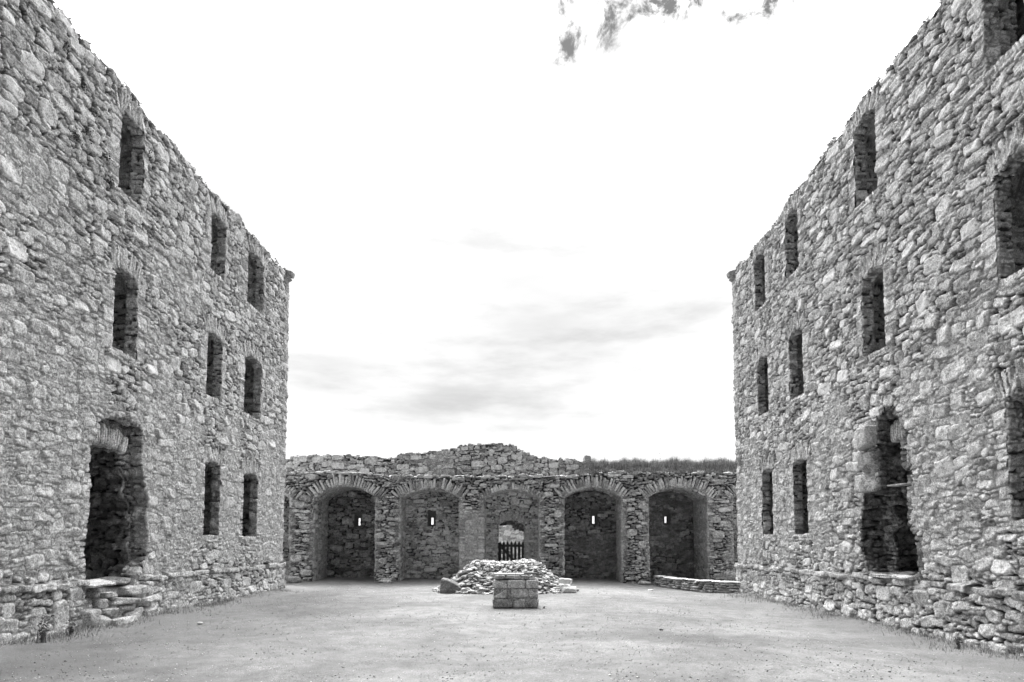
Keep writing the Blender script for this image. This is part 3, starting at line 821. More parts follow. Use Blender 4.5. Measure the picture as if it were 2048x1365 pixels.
rdoor = Door(11.6, 13.3, 0.9, 3.9, 0.1, 'door', vous=None, quoins=False, sillslab=False, wob=0.06,
             poly=[(11.54, 0.93), (11.56, 1.05), (11.62, 1.75), (11.84, 1.92), (11.80, 2.47), (11.76, 2.97), (11.95, 3.11), (11.97, 3.56), (11.84, 3.74), (12.02, 4.02), (12.28, 4.30), (12.5, 4.24),
                   (12.76, 4.14), (12.76, 2.68), (13.30, 2.66), (13.32, 2.50), (13.46, 2.17), (13.5, 1.41), (13.28, 0.93)])
rdoor.plinthgap = (30, 31)
rdoor.extra = []
rdoor.build = lambda *a: right_door_build(rdoor, *a)
left_block, lmap = barrack('left', -7.97, LT, lw, ldoor, 101, 0.0, 'roofless three storey barrack block whose broken doorway has worn step stones, left of courtyard')
right_block, rmap = barrack('right', 7.43, RT, rw, rdoor, 202, -0.12, 'roofless three storey barrack block with smooth dressed blocks in its broken doorway, right of courtyard')

# ------------------------------------------------------------------ rear wall with its arcade
YF = 25.4
rear = thing('arcaded_rear_wall', 'low ruined rear wall with a row of deep arched recesses under a ragged parapet, closing the courtyard', 'wall', (0, YF, 0))
XA, XB = -13.0, 12.5
arches = [ # x0, x1, spring, rise, depth, floor
    (-11.6, -9.25, 3.42, 0.45, 2.0), (-8.30, -5.79, 3.45, 0.48, 1.7), (-4.83, -2.38, 3.45, 0.37, 1.1), (-1.43, 0.86, 3.40, 0.36, 1.1),
    (1.83, 4.22, 3.45, 0.44, 1.35), (5.26, 7.70, 3.45, 0.43, 1.9), (8.68, 11.3, 3.42, 0.44, 1.9)]
aops = []
rng = np.random.default_rng(77)
for k, (a, b, sp, ri, dp) in enumerate(arches):
    o = Opening(a, b, -0.3, sp, ri, 'arch', vous=(0.28, 0.46) if k != 3 else (0.18, 0.28), wide=0.13, quoins=False, sillslab=False, wob=0.045, vtint=(0.16, 0.56), vb=0.042)
    aops.append(o)
rmapf = lambda u, v, t: np.stack(np.broadcast_arrays(u, YF + t, v), -1)
forced = []
for k, o in enumerate(aops): forced += o.seeds(rng, XA, -0.3, k + 1)
for (x, z, a, b, t) in ((-5.5, 0.85, 0.16, 0.13, 0.36), (-9.0, 0.95, 0.24, 0.15, 0.33), (5.0, 2.6, 0.15, 0.10, 0.42), (4.6, 2.0, 0.2, 0.14, 0.34), (1.2, 2.15, 0.16, 0.09, 0.4), (1.3, 2.45, 0.15, 0.11, 0.34),
                        (1.6, 2.75, 0.15, 0.16, 0.38), (8.1, 1.9, 0.25, 0.17, 0.3), (8.5, 1.0, 0.28, 0.17, 0.25), (1.2, 3.55, 0.2, 0.1, 0.45), (5.0, 1.5, 0.17, 0.15, 0.36), (-6.9, 4.38, 0.4, 0.03, 0.5)):
    forced.append((x - XA, z + 0.3, a, b, 0.0, 3.0, t, 0))
# coarse white cope stones along the ledge
x = XA
while x < 2.3:
    a = rng.uniform(0.07, 0.28); forced.append((x + a - XA, 4.30 + 0.13 * sstep(-x, 4, 8) + 0.3 + rng.normal() * 0.03, a, rng.uniform(0.03, 0.07), rng.normal() * 0.05, 3.0, rng.choice([0.3, 0.36, 0.45, 0.7]), 0)); x += 2 * a + 0.02
def blk(u, v):
    r = np.zeros(np.broadcast(u, v).shape, bool)
    for o in aops: r |= o.inside(u + XA, v - 0.3, -0.03)
    return r
smoothpier = lambda u, v: 1.2 * ((u + XA > -2.4) & (u + XA < -1.38) & (v - 0.3 < 2.9)) - 0.1
f = Field(XB - XA, 5.1, 0.021, 303, CLASSES_SLAB, forced, blk, relief=0.10, mortar=0.06, amp=1.7, mbias=smoothpier, gap=0.006, tintmul=0.85)
uu, vv = np.meshgrid(f.u + XA, f.v - 0.3, indexing='ij')
foot = 0.16 * sstep(-vv, -0.75, -0.05) + 0.05 * fbm(f.nu, f.nv, XB - XA, 5.1, 0.7, rng, 3)
smp = (uu > -2.40) & (uu < -1.40) & (vv < 2.75)
hh = np.where(smp, f.h * 0.25 - 0.05, f.h + foot)
P = rmapf(uu, vv, -hh)
F = grid_faces(f.nu, f.nv)
uc = (uu[:-1, :-1] + uu[1:, 1:]) / 2; vc = (vv[:-1, :-1] + vv[1:, 1:]) / 2
wb = fbm(f.nu - 1, f.nv - 1, XB - XA, 5.1, 0.2, rng, 3, 0.7)
keep = np.ones(uc.shape, bool)
for o in aops: keep &= ~o.inside(uc, vc, 0, wb * o.wob * 1.5 * sstep(-vc, -3.3, -2.9))
LEDX = lambda x: 4.28 + 0.17 * sstep(-x, 3.5, 8.0) + 0.14 * sstep(x, 2.0, 3.5)
idc = f.ID[:-1, :-1]
lim = LEDX(f.S[:, 0] + XA) + rng.normal(0, 0.05, f.n)
keep &= np.where(idc >= 0, (f.S[:, 1] - 0.3 < lim)[idc], vc < LEDX(uc) - 0.05)
kc = np.where(f.stone[:-1, :-1] > 0.4, f.kind[:-1, :-1], 0)
emit('arcade_wall', P, f.attr, F, keep & (kc == 0), M_stone, rear)
slits = [None, (-6.95, 2.31, 2.68), (-3.68, 2.33, 2.68), None, (3.23, 2.38, 2.76), (6.47, 2.42, 2.76), None]
def slit_embrasure(parent, x, z0, z1, yb, seed):
    """splayed embrasure narrowing to a slit, through the wall to its outer face"""
    ring = []
    for (w, lo, hi, t) in ((0.17, z0 - 0.06, z1 + 0.24, -0.05), (0.05, z0 + 0.02, z1 - 0.03, 0.20), (0.05, z0 + 0.02, z1 - 0.03, 0.28), (0.42, z0 - 0.12, z1 + 0.12, YO + 0.02 - yb)):
        n = 5; pts = []
        for i in range(n): pts.append((x - w, lo + (hi - lo) * i / n))
        for i in range(n): pts.append((x - w + 2 * w * i / n, hi))
        for i in range(n): pts.append((x + w, hi - (hi - lo) * i / n))
        for i in range(n): pts.append((x + w - 2 * w * i / n, lo))
        pts.append(pts[0]); ring.append((pts, t))
    m = 30; V = []
    ts = np.linspace(0, 1, m)
    rg = np.random.default_rng(seed)
    T = [r[1] for r in ring]
    for k in ts:
        t = T[0] + (T[-1] - T[0]) * k
        i = 0 if t < T[1] else (1 if t < T[2] else 2)
        q = (t - T[i]) / (T[i + 1] - T[i])
        row = [(a[0] + (b[0] - a[0]) * q, a[1] + (b[1] - a[1]) * q) for a, b in zip(ring[i][0], ring[i + 1][0])]
        j = rg.normal(0, 0.012, (len(row), 2)) * (1 if i == 0 else 0.3); j[-1] = j[0]
        V.append([(p[0] + d[0], yb + t, p[1] + d[1]) for p, d in zip(row, j)])
    V = np.array(V); at = np.zeros(V.shape, np.float32); at[..., 0] = 0.26; at[..., 1] = 0.9; at[..., 2] = rg.random(V.shape[:2])
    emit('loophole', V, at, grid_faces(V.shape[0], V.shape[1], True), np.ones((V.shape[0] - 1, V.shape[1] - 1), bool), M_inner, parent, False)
GX0, GX1 = -0.90, 0.27
YO = 27.9
gate_op = Opening(GX0, GX1, 0.0, 2.36, 0.22, 'gateway', vous=(0.22, 0.34), wide=0.1, quoins=True, sillslab=False, wob=0.03)
YO = 27.9
for k, (a, b, sp, ri, dp) in enumerate(arches):
    ar = reveal('arched_recess', aops[k], rmapf, dp + 0.05, prof_plain(-0.01), 400 + k, M_stone, rear, closed=False, classes=CLASSES_SLAB, relief=0.035, amp=1.2, flip=True, mortar=0.8, start=-0.06)
    emit('voussoirs', P, f.attr, F, keep & (kc == k + 1), M_stone, ar)
    s = slits[k]
    cut = None; bl = None; fo = []
    if s is not None:
        cut = lambda uc_, vc_, f_, s=s: (np.abs(uc_ - s[0]) < 0.16) & (vc_ > s[1] - 0.06) & (vc_ < s[2] + 0.23)
    if k == 3:
        cut = lambda uc_, vc_, f_: gate_op.inside(uc_, vc_, 0.0)
        bl = lambda u_, v_: gate_op.inside(u_ + a - 0.1, v_ - 0.1, -0.02)
        fo = gate_op.seeds(np.random.default_rng(9), a - 0.1, -0.1, 0)
    kw = dict(tintmul=1.3 if k == 3 else 1.0, classes=CLASSES_RUBBLE if k in (1, 5) else CLASSES_SLAB, relief=0.04, mortar=0.30 + 0.15 * (k in (5,)) + 0.12 * (k in (2, 3)), amp=1.2, forced=fo)
    if cut: kw['cut'] = cut
    if bl: kw['blocked'] = bl
    box_stone('recess_back', rmapf, a - 0.1, b + 0.1, -0.1, sp + ri + 0.12, dp, 0, 0.024, 420 + k, M_inner if k in (1, 4, 5) else M_stone, ar, **kw)  # three of the backs take the darkened copy, recess shade in its colour
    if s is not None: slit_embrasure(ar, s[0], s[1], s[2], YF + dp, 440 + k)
gw = reveal('gateway', gate_op, lambda u, v, t: rmapf(u, v, t + 1.1), YO - YF - 1.1 + 0.03, prof_plain(0.02), 460, M_stone, rear, closed=False, flip=True, relief=0.03)
# outer face, with the slits and the gateway cut through, and the parapet over the wall walk
PX = [(-13.2, 5.0), (-10.31, 5.20), (-9.07, 5.33), (-7.55, 5.40), (-6.24, 5.33), (-5.15, 5.25), (-5.05, 5.42), (-4.07, 5.51), (-2.98, 5.64), (-2.22, 5.82), (-1.35, 5.90), (-0.37, 5.77), (0.17, 5.57), (0.5, 5.40),
      (0.83, 5.25), (1.8, 5.18), (2.78, 5.12), (3.4, 4.95), (12.7, 4.8)]
pxa = np.array(PX)
def outercut(uc_, vc_, f_):
    r = gate_op.inside(uc_, vc_, 0.03) | (vc_ > np.interp(uc_, pxa[:, 0], pxa[:, 1]) - 0.05)
    for s, ar_ in zip(slits, arches):
        if s: r |= (np.abs(uc_ - s[0]) < 0.41) & (vc_ > s[1] - 0.11) & (vc_ < s[2] + 0.11)
    return r
def parcut(uc_, vc_, f_):
    lim_ = np.interp(f_.S[:, 0] + XA, pxa[:, 0], pxa[:, 1]) + np.random.default_rng(8).normal(0, 0.04, f_.n) - f_.S[:, 3] * 0.5
    i = f_.ID[:-1, :-1]
    return ~np.where(i >= 0, (f_.S[:, 1] + 4.0 < lim_)[i], vc_ < np.interp(uc_, pxa[:, 0], pxa[:, 1]) - 0.12)
YP = 26.9
box_stone('parapet', lambda u, v, t: np.stack(np.broadcast_arrays(u, YP + t, v), -1), XA, XB, 4.0, 6.2, 0.0, 0, 0.024, 501, M_stone, rear, cut=parcut, relief=0.05, mortar=0.2, mbias=lambda u, v: 0.0 * u + 0 * v)
box_stone('outer_face', lambda u, v, t: np.stack(np.broadcast_arrays(u, YO + t, v), -1), XA, XB, -0.5, 6.0, 0.0, 0, 0.05, 502, M_stone, rear, cut=outercut, sgn=-1, flip=True)
# wall walk and the broken tops
def top_sheet(name, y0, y1, zf, seed, mat, parent, x0=XA, x1=XB, amp=0.05):
    xs = np.arange(x0, x1, 0.06); ys = np.arange(y0, y1 + 0.04, 0.06)
    X, Y = np.meshgrid(xs, ys, indexing='ij')
    rg = np.random.default_rng(seed)
    Z = zf(X, Y) + fbm(len(xs), len(ys), x1 - x0, y1 - y0, 0.3, rg, 4, 0.65) * amp
    at = np.zeros(X.shape + (3,), np.float32); at[..., 0] = 0.4; at[..., 1] = 0.7; at[..., 2] = rg.random(X.shape)
    return emit(name, np.stack([X, Y, Z], -1), at, grid_faces(len(xs), len(ys)), np.ones((len(xs) - 1, len(ys) - 1), bool), mat, parent)
top_sheet('wall_walk', YF - 0.03, YP + 0.1, lambda x, y: LEDX(x) - 0.04, 510, M_pale, rear)
top_sheet('parapet_top', YP - 0.02, YO + 0.02, lambda x, y: np.interp(x, pxa[:, 0], pxa[:, 1]) - 0.10, 511, M_stone, rear)
# loose cope stones give the ragged silhouette
items = []
rg = np.random.default_rng(12)
for x in np.arange(-12, 3.2, 0.16):
    z = np.interp(x, pxa[:, 0], pxa[:, 1])
    V, Fc = rock((rg.uniform(0.12, 0.4), rg.uniform(0.2, 0.4), rg.uniform(0.05, 0.12)), int(x * 100) % 9999, 5, 4, 0.06, 3)
    items.append((place(V, (x + rg.normal() * 0.05, YP + rg.uniform(0.1, 0.3), z - 0.04 + rg.normal() * 0.015), (rg.normal() * 0.1, rg.normal() * 0.12, rg.normal() * 0.4)), Fc, rg.uniform(0.2, 0.45)))
rocks_mesh('cope', items, M_stone, rear)
items = []
for x in np.arange(-9.8, 9.3, 0.22):
    z = LEDX(np.array(x)) - 0.01
    if x > 2.3 and rg.random() < 0.55: continue
    V, Fc = rock((rg.uniform(0.1, 0.42), rg.uniform(0.18, 0.35), rg.uniform(0.04, 0.11)), int(x * 130) % 9999, 5, 3.5, 0.06, 3)
    items.append((place(V, (x + rg.normal() * 0.06, YF + rg.uniform(0.02, 0.16), z + rg.normal() * 0.02), (rg.normal() * 0.08, rg.normal() * 0.12, rg.normal() * 0.3)), Fc, rg.choice([0.28, 0.36, 0.5, 0.72])))
rocks_mesh('ledge_stones', items, M_stone, rear)
V, Fc = rock((0.30, 0.35, 0.34), 31, 8, 6, 0.03, 2)
rocks_mesh('cope_block', [(place(V, (3.0, 27.2, 5.22), (0, 0.05, 0.2)), Fc, 0.27)], M_stone, rear)

# ------------------------------------------------------------------ turf and grass on the wall walk
def blades(name, pts, label, cat, hmin, hmax, wid, seed, mat, tint=(0.1, 0.4), kind='stuff', lean=0.35, parent=None, seg=3, loc=None):
    rg = np.random.default_rng(seed)
    n = len(pts); pts = np.asarray(pts, float)
    ang = rg.uniform(0, 2 * math.pi, n); H = rg.uniform(hmin, hmax, n) * (0.85 + 0.25 * np.sin(pts[:, 0] * 2.7 + seed) * np.sin(pts[:, 0] * 6.1 + 2) + 0.12 * np.sin(pts[:, 0] * 14.3)); ln = rg.normal(0, lean, n); fa = rg.uniform(0, 6.28, n)
    V = np.zeros((n, seg * 2 + 1, 3)); A = np.zeros((n, seg * 2 + 1, 3))
    for k in range(seg + 1):
        q = k / seg
        cx = pts[:, 0] + np.cos(fa) * ln * H * q * q; cy = pts[:, 1] + np.sin(fa) * ln * H * q * q; cz = pts[:, 2] + H * q * (1 - 0.25 * np.abs(ln) * q)
        w = wid * (1 - q) * 0.5
        if k < seg:
            V[:, 2 * k] = np.stack([cx - np.cos(ang) * w, cy - np.sin(ang) * w, cz], -1)
            V[:, 2 * k + 1] = np.stack([cx + np.cos(ang) * w, cy + np.sin(ang) * w, cz], -1)
        else: V[:, -1] = np.stack([cx, cy, cz], -1)
    A[..., 0] = rg.uniform(*tint, n)[:, None]; A[..., 1] = 1
    m = seg * 2 + 1; b = np.arange(n)[:, None] * m
    quads = np.concatenate([b + np.array([2 * k, 2 * k + 1, 2 * k + 3, 2 * k + 2]) for k in range(seg - 1)])
    tris = b + np.array([2 * seg - 2, 2 * seg - 1, 2 * seg])
    o = mesh(name, V.reshape(-1, 3), [quads, tris], mat, parent, A.reshape(-1, 3), True, loc)
    if parent is None: tag(o, label, cat, kind=kind)
    return o
rg = np.random.default_rng(5)
def turf_z(x, y):
    e = sstep(x, 2.3, 3.1)
    return LEDX(x) - 0.03 + e * (0.06 + 0.42 * sstep(y, YF + 0.15, YF + 1.0))
xs = np.arange(2.2, 12.3, 0.07); ys = np.arange(YF + 0.10, YO, 0.07)
X, Y = np.meshgrid(xs, ys, indexing='ij')
Z = turf_z(X, Y) + fbm(len(xs), len(ys), 10, 2.5, 0.5, rg, 4, 0.6) * 0.09
at = np.ones(X.shape + (3,), np.float32) * 0.1
o = emit('turf', np.stack([X, Y, Z], -1), at, grid_faces(len(xs), len(ys)), np.ones((len(xs) - 1, len(ys) - 1), bool), M_turf, None)
tag(o, 'bank of dark turf capping the right half of the rear wall', 'turf', kind='stuff')
n = 30000
gx = rg.uniform(2.35, 12.0, n); gy = rg.uniform(YF + 0.12, YF + 1.9, n)
cl_ = np.sin(gx * 3.1) * 0.5 + np.sin(gx * 7.7 + 1) * 0.3 + np.sin(gx * 17 + gy * 5) * 0.3
kp = rg.random(n) < 0.85 + 0.2 * cl_
gx, gy = gx[kp], gy[kp]
pts = np.stack([gx, gy, turf_z(gx, gy) - 0.02], -1)
fr = gy < YF + 0.6
blades('grass', pts[~fr], 'long dry grass growing along the top of the rear wall on the right', 'grass', 0.14, 0.46, 0.018, 6, M_grass, (0.12, 0.46), lean=0.4)
fp = pts[fr]
blades('grass', fp, 'short grass hanging over the broken edge of the wall walk above the right arches', 'grass', 0.08, 0.30, 0.016, 7, M_grass, (0.08, 0.36), lean=0.7)

# ------------------------------------------------------------------ picket gate
gy_ = YF + 1.1 + 0.35
gate = thing('picket_gate', 'dark wooden picket gate with pointed tops and diagonal brace in the rear gateway', 'gate', (GX0 + 0.05, gy_, 0.1))
def prism(pts, y0, y1):
    n = len(pts)
    V = [(x, y0, z) for x, z in pts] + [(x, y1, z) for x, z in pts]
    fs = [tuple(range(n)), tuple(range(2 * n - 1, n - 1, -1))]
    q = [(i, i + n, (i + 1) % n + n, (i + 1) % n) for i in range(n)]
    return np.array(V, float), [np.array([fs[0]]), np.array([fs[1]]), np.array(q)]
def plank(name, pts, y0, y1, parent):
    V, Fs = prism(pts, y0, y1)
    at = np.ones((len(V), 3)) * 0.5
    return mesh(name, V, Fs, M_wood, parent, at, False)
npk = 7
for i in range(npk):
    cx = -0.79 + i * (0.98 / (npk - 1)); w = 0.052
    zt = 1.66
    plank('picket', [(cx - w, 0.16), (cx + w, 0.16), (cx + w, zt - 0.10), (cx, zt), (cx - w, zt - 0.10)], gy_ - 0.03, gy_ - 0.008, gate)
for z in (1.40, 0.42):
    plank('rail', [(-0.86, z), (0.24, z), (0.24, z + 0.11), (-0.86, z + 0.11)], gy_ - 0.005, gy_ + 0.03, gate)
plank('brace', [(-0.80, 1.39), (-0.66, 1.39), (0.15, 0.53), (0.01, 0.53)], gy_ - 0.003, gy_ + 0.027, gate)
for x in (-0.90, 0.20):
    plank('gate_post', [(x, 0.1), (x + 0.06, 0.1), (x + 0.06, 1.58), (x, 1.58)], gy_ - 0.02, gy_ + 0.06, gate)

# ------------------------------------------------------------------ beyond the gate
ow = thing('outer_ruined_wall', 'pale broken rubble wall standing outside the gateway behind the picket gate', 'wall', (0, 33, 0))
tpx = np.array([(-6, 2.1), (-3, 2.4), (-1.1, 2.5), (-0.42, 2.5), (-0.38, 2.40), (-0.2, 2.22), (0.4, 2.16), (2, 2.0), (6, 1.6)])
def owcut(uc_, vc_, f_):
    i = f_.ID[:-1, :-1]; l = np.interp(f_.S[:, 0] - 6, tpx[:, 0], tpx[:, 1])
    return ~np.where(i >= 0, (f_.S[:, 1] - 0.6 < l - f_.S[:, 3] * 0.5)[i], vc_ < 2.0)
box_stone('wall_face', lambda u, v, t: np.stack(np.broadcast_arrays(u, 33 + t, v), -1), -6, 6, -0.6, 3.0, 0.0, 0, 0.035, 601, M_pale, ow, cut=owcut, mortar=0.7)
xs = np.arange(-6, 6, 0.08)
X, Y = np.meshgrid(xs, np.linspace(33.0, 33.7, 8), indexing='ij')
Z = np.interp(X, tpx[:, 0], tpx[:, 1]) - 0.05 + fbm(len(xs), 8, 12, 0.7, 0.2, rg, 3) * 0.05
at = np.full(X.shape + (3,), 0.6, np.float32)
emit('wall_head', np.stack([X, Y, Z], -1), at, grid_faces(len(xs), 8), np.ones((len(xs) - 1, 7), bool), M_pale, ow)
box_stone('back_face', lambda u, v, t: np.stack(np.broadcast_arrays(u, 33.7 + t, v), -1), -6, 6, -0.6, 1.9, 0.0, 0, 0.08, 602, M_stone, ow, sgn=-1, flip=True)

def leafy(name, label, cx, cy, z0, r, h, seed, n=2600, group=None):
    t = thing(name, label, 'tree', (cx, cy, z0), group)
    rg = np.random.default_rng(seed)
    # trunk with limbs
    segs = []
    def limb(p, d, L, r0, lv):
        q = p + d * L
        segs.append((p, q, r0, r0 * 0.6))
        if lv < 3:
            for _ in range(3):
                nd = d + rg.normal(size=3) * 0.55; nd[2] = abs(nd[2]) + 0.1; nd /= np.linalg.norm(nd)
                limb(q, nd, L * 0.68, r0 * 0.6, lv + 1)
    limb(np.array([cx, cy, z0]), np.array([0, 0, 1.0]), h * 0.33, 0.12, 0)
    V = []; Fq = []
    for p, q, a, b in segs:
        d = q - p; d /= np.linalg.norm(d); u = np.cross(d, [0.3, 0.9, 0.1]); u /= np.linalg.norm(u); w = np.cross(d, u)
        o_ = len(V)
        for c_, rr in ((p, a), (q, b)):
            for k in range(6):
                an = k * math.pi / 3; V.append(c_ + (u * math.cos(an) + w * math.sin(an)) * rr)
        for k in range(6): Fq.append((o_ + k, o_ + (k + 1) % 6, o_ + 6 + (k + 1) % 6, o_ + 6 + k))
    mesh('trunk', np.array(V), np.array(Fq), M_wood, t, np.ones((len(V), 3)) * 0.5)
    ends = np.array([q for p, q, a, b in segs])
    c = ends[rg.integers(len(ends) // 3, len(ends), n)] + rg.normal(0, 0.16 * r, (n, 3))
    u = rg.normal(size=(n, 3)); u /= np.linalg.norm(u, axis=1)[:, None]; v = rg.normal(size=(n, 3)); v /= np.linalg.norm(v, axis=1)[:, None]
    s_ = rg.uniform(0.05, 0.12, n)[:, None]
    Vl = np.stack([c - u * s_, c - v * s_ * 0.6, c + u * s_, c + v * s_ * 0.6], 1).reshape(-1, 3)
    A = np.ones((n * 4, 3)); A[:, 0] = np.repeat(rg.uniform(0.03, 0.09, n), 4)
    mesh('crown', Vl, np.arange(n * 4).reshape(-1, 4), M_leaf, t, A, False)
leafy('leafy_tree', 'dark leafy tree seen through the gateway above the low side of the outer wall', 0.35, 37.5, -0.5, 2.0, 4.6, 71, 3600)
leafy('leafy_tree', 'dark leafy tree seen through the gateway above the high side of the outer wall', -1.3, 38.5, -0.5, 2.0, 5.0, 72, 3600)

# ------------------------------------------------------------------ rubble mound
def mound_h(x, y):
    d = ((x + 0.46) / 2.25) ** 2 + ((y - 20.9) / 1.5) ** 2
    d = np.sqrt(d)
    return 0.92 * (1 - sstep(d, 0.36, 1.06)) * (1 + 0.05 * np.sin(x * 3))
xs = np.arange(-2.7, 2.0, 0.05); ys = np.arange(19.2, 22.7, 0.05)
X, Y = np.meshgrid(xs, ys, indexing='ij')
Z = mound_h(X, Y) - 0.09 + fbm(len(xs), len(ys), 4.7, 3.5, 0.2, rg, 3, 0.7) * 0.05
at = np.zeros(X.shape + (3,), np.float32); at[..., 0] = 0.3; at[..., 1] = 0.8
o = emit('rubble_fill', np.stack([X, Y, Z], -1), at, grid_faces(len(xs), len(ys)), np.ones((len(xs) - 1, len(ys) - 1), bool), M_stone, None)
tag(o, 'packed small rubble and grit inside the mound of slabs', 'rubble', kind='stuff')
GRP = 'pale flat slabs heaped in the central rubble mound'
protos = []
for k in range(22):
    sz = (rg.uniform(0.16, 0.42), rg.uniform(0.12, 0.28), rg.uniform(0.03, 0.08))
    V, Fc = rock(sz, 700 + k, 8, 4.0, 0.06, 5)
    protos.append((V, Fc, rg.uniform(0.20, 0.42)))
TONE = [('pale' if p[2] > 0.35 else 'grey' if p[2] > 0.27 else 'dull dark') + (' long' if np.ptp(p[0][:, 0]) > 0.29 else ' short') for p in protos]
proto_me = []
pts = []
rr = np.random.default_rng(15)
tries = 0
while len(pts) < 290 and tries < 40000:
    tries += 1
    a = rr.uniform(0, 6.283); q = math.sqrt(rr.random()) * 1.02
    x = -0.36 + 2.15 * q * math.cos(a); y = 20.9 + 1.5 * q * math.sin(a)
    if y > 21.9: continue
    if y > 21.2 and rr.random() < 0.5: continue
    md = 0.15
    if all((x - p[0]) ** 2 + (y - p[1]) ** 2 > md * md for p in pts): pts.append((x, y))
for i, (x, y) in enumerate(pts):
    k = i % 22
    e = 0.05
    gx_ = (mound_h(x + e, y) - mound_h(x - e, y)) / (2 * e); gy2 = (mound_h(x, y + e) - mound_h(x, y - e)) / (2 * e)
    z = float(mound_h(x, y)) + rr.uniform(-0.05, 0.05) + float(ground_z(x, y))
    rot = (math.atan(gy2) * 0.35 + rr.normal() * 0.2, -math.atan(gx_) * 0.35 + rr.normal() * 0.2, 0)
    if k >= len(proto_me):
        V, Fc, t = protos[k]
        o = rocks_mesh('stone_slab', [(V, Fc, t)], M_pale, None, (0, 0, 0))
        proto_me.append(o)
    else:
        o = proto_me[k].copy(); COL.objects.link(o)
    o.location = (x, y, max(z, 0.02))
    rz = Euler((0, 0, rr.uniform(0, 6.28))).to_matrix()
    o.rotation_euler = (Euler(rot).to_matrix() @ rz).to_euler()
    part = 'on the top' if z > 0.80 else ('on the upper slope' if z > 0.55 else ('on the lower slope' if z > 0.2 else 'at the foot'))
    sd_ = 'left end of mound' if x < -1.5 else 'left half of mound' if x < -0.5 else ('right end of mound' if x > 0.9 else 'right half of mound')
    fc_ = 'facing the pedestal' if y < 20.5 else 'towards the gate'
    tl_ = ' tilted' if abs(rot[0]) + abs(rot[1]) > 0.42 else ''
    tag(o, f'{TONE[k]}{tl_} slab {part}, {sd_} {fc_}', 'stone', GRP, 'thing')
def boulder(name, size, loc, rot, tint, label, seed, mat=None, p=4.0, rough=0.06, n=14, cuts=4, cat='stone', group=None):
    V, Fc = rock(size, seed, n, p, rough, cuts)
    o = rocks_mesh(name, [(V, Fc, tint)], mat or M_stone, None, (0, 0, 0))
    o.location = loc; o.rotation_euler = rot
    tag(o, label, cat, group, 'thing')
    return o
# dark wedge shaped boulder at the left foot of the mound
items = []
for k in range(1500):
    a = rr.uniform(0, 6.283); q = math.sqrt(rr.random()) * 1.08
    x = -0.42 + 2.2 * q * math.cos(a); y = 20.9 + 1.5 * q * math.sin(a)
    if y > 21.8: continue
    V, Fc = rock((rr.uniform(0.08, 0.24), rr.uniform(0.06, 0.16), rr.uniform(0.02, 0.06)), k % 60, 5, 4, 0.06, 3)
    items.append((place(V, (x, y, max(float(mound_h(x, y)) + rr.uniform(-0.03, 0.05), 0.01) + float(ground_z(x, y))), (rr.normal() * 0.3, rr.normal() * 0.3, rr.uniform(0, 6))), Fc, rr.uniform(0.18, 0.42)))
o = rocks_mesh('rubble_chips', items, M_pale, None)
tag(o, 'small stone chips filling the gaps between the slabs of the rubble mound', 'rubble', kind='stuff')
bm = np.array([(-0.44, -0.28, 0), (0.52, -0.30, 0), (0.45, 0.30, 0), (-0.42, 0.32, 0), (-0.43, -0.24, 0.52), (-0.02, -0.26, 0.40), (0.0, 0.22, 0.42), (-0.40, 0.26, 0.54)], float)
def hexa(c, nsub, seed, rough):
    V0, Fc = _CS[nsub]
    u, v, w = (V0[:, 0] + 1) / 2, (V0[:, 1] + 1) / 2, (V0[:, 2] + 1) / 2
    P_ = 0
    idx = {(0, 0, 0): 0, (1, 0, 0): 1, (1, 1, 0): 2, (0, 1, 0): 3, (0, 0, 1): 4, (1, 0, 1): 5, (1, 1, 1): 6, (0, 1, 1): 7}
    for (i, j, k), q in idx.items():
        wt = (u if i else 1 - u) * (v if j else 1 - v) * (w if k else 1 - w)
        P_ = P_ + wt[:, None] * c[q]
    rg_ = np.random.default_rng(seed); nz_ = 0
    for k in range(8):
        ww = rg_.normal(size=3) * (4 + k * 4); nz_ = nz_ + np.sin(P_ @ ww + rg_.uniform(0, 6)) / (1 + k)
    ctr = P_.mean(0); D = P_ - ctr; D /= np.linalg.norm(D, axis=1)[:, None]
    r8 = (np.abs(V0) ** 8).sum(1) ** (1 / 8)
    P_ = ctr + (P_ - ctr) / r8[:, None] + D * (nz_ * rough)[:, None]
    return P_, Fc
V, Fc = hexa(bm, 14, 4, 0.012)
o = rocks_mesh('boulder', [(V, Fc, 0.13)], M_stone, None, (0, 0, 0)); o.location = (-2.05, 20.05, -0.04)
tag(o, 'dark wedge shaped boulder at the left foot of the rubble mound', 'boulder')
boulder('stone_block', (0.42, 0.36, 0.16), (1.50, 20.2, 0.36), (0, R(4), 0.1), 0.42, 'squared block balanced over a dark hollow at the right end of the rubble mound', 41, M_pale, 7, 0.02)
boulder('stone_block', (0.48, 0.38, 0.20), (1.60, 20.05, 0.10), (0, 0, -0.1), 0.48, 'pale squared block on the ground at the right end of the rubble mound', 42, M_pale, 7, 0.02)

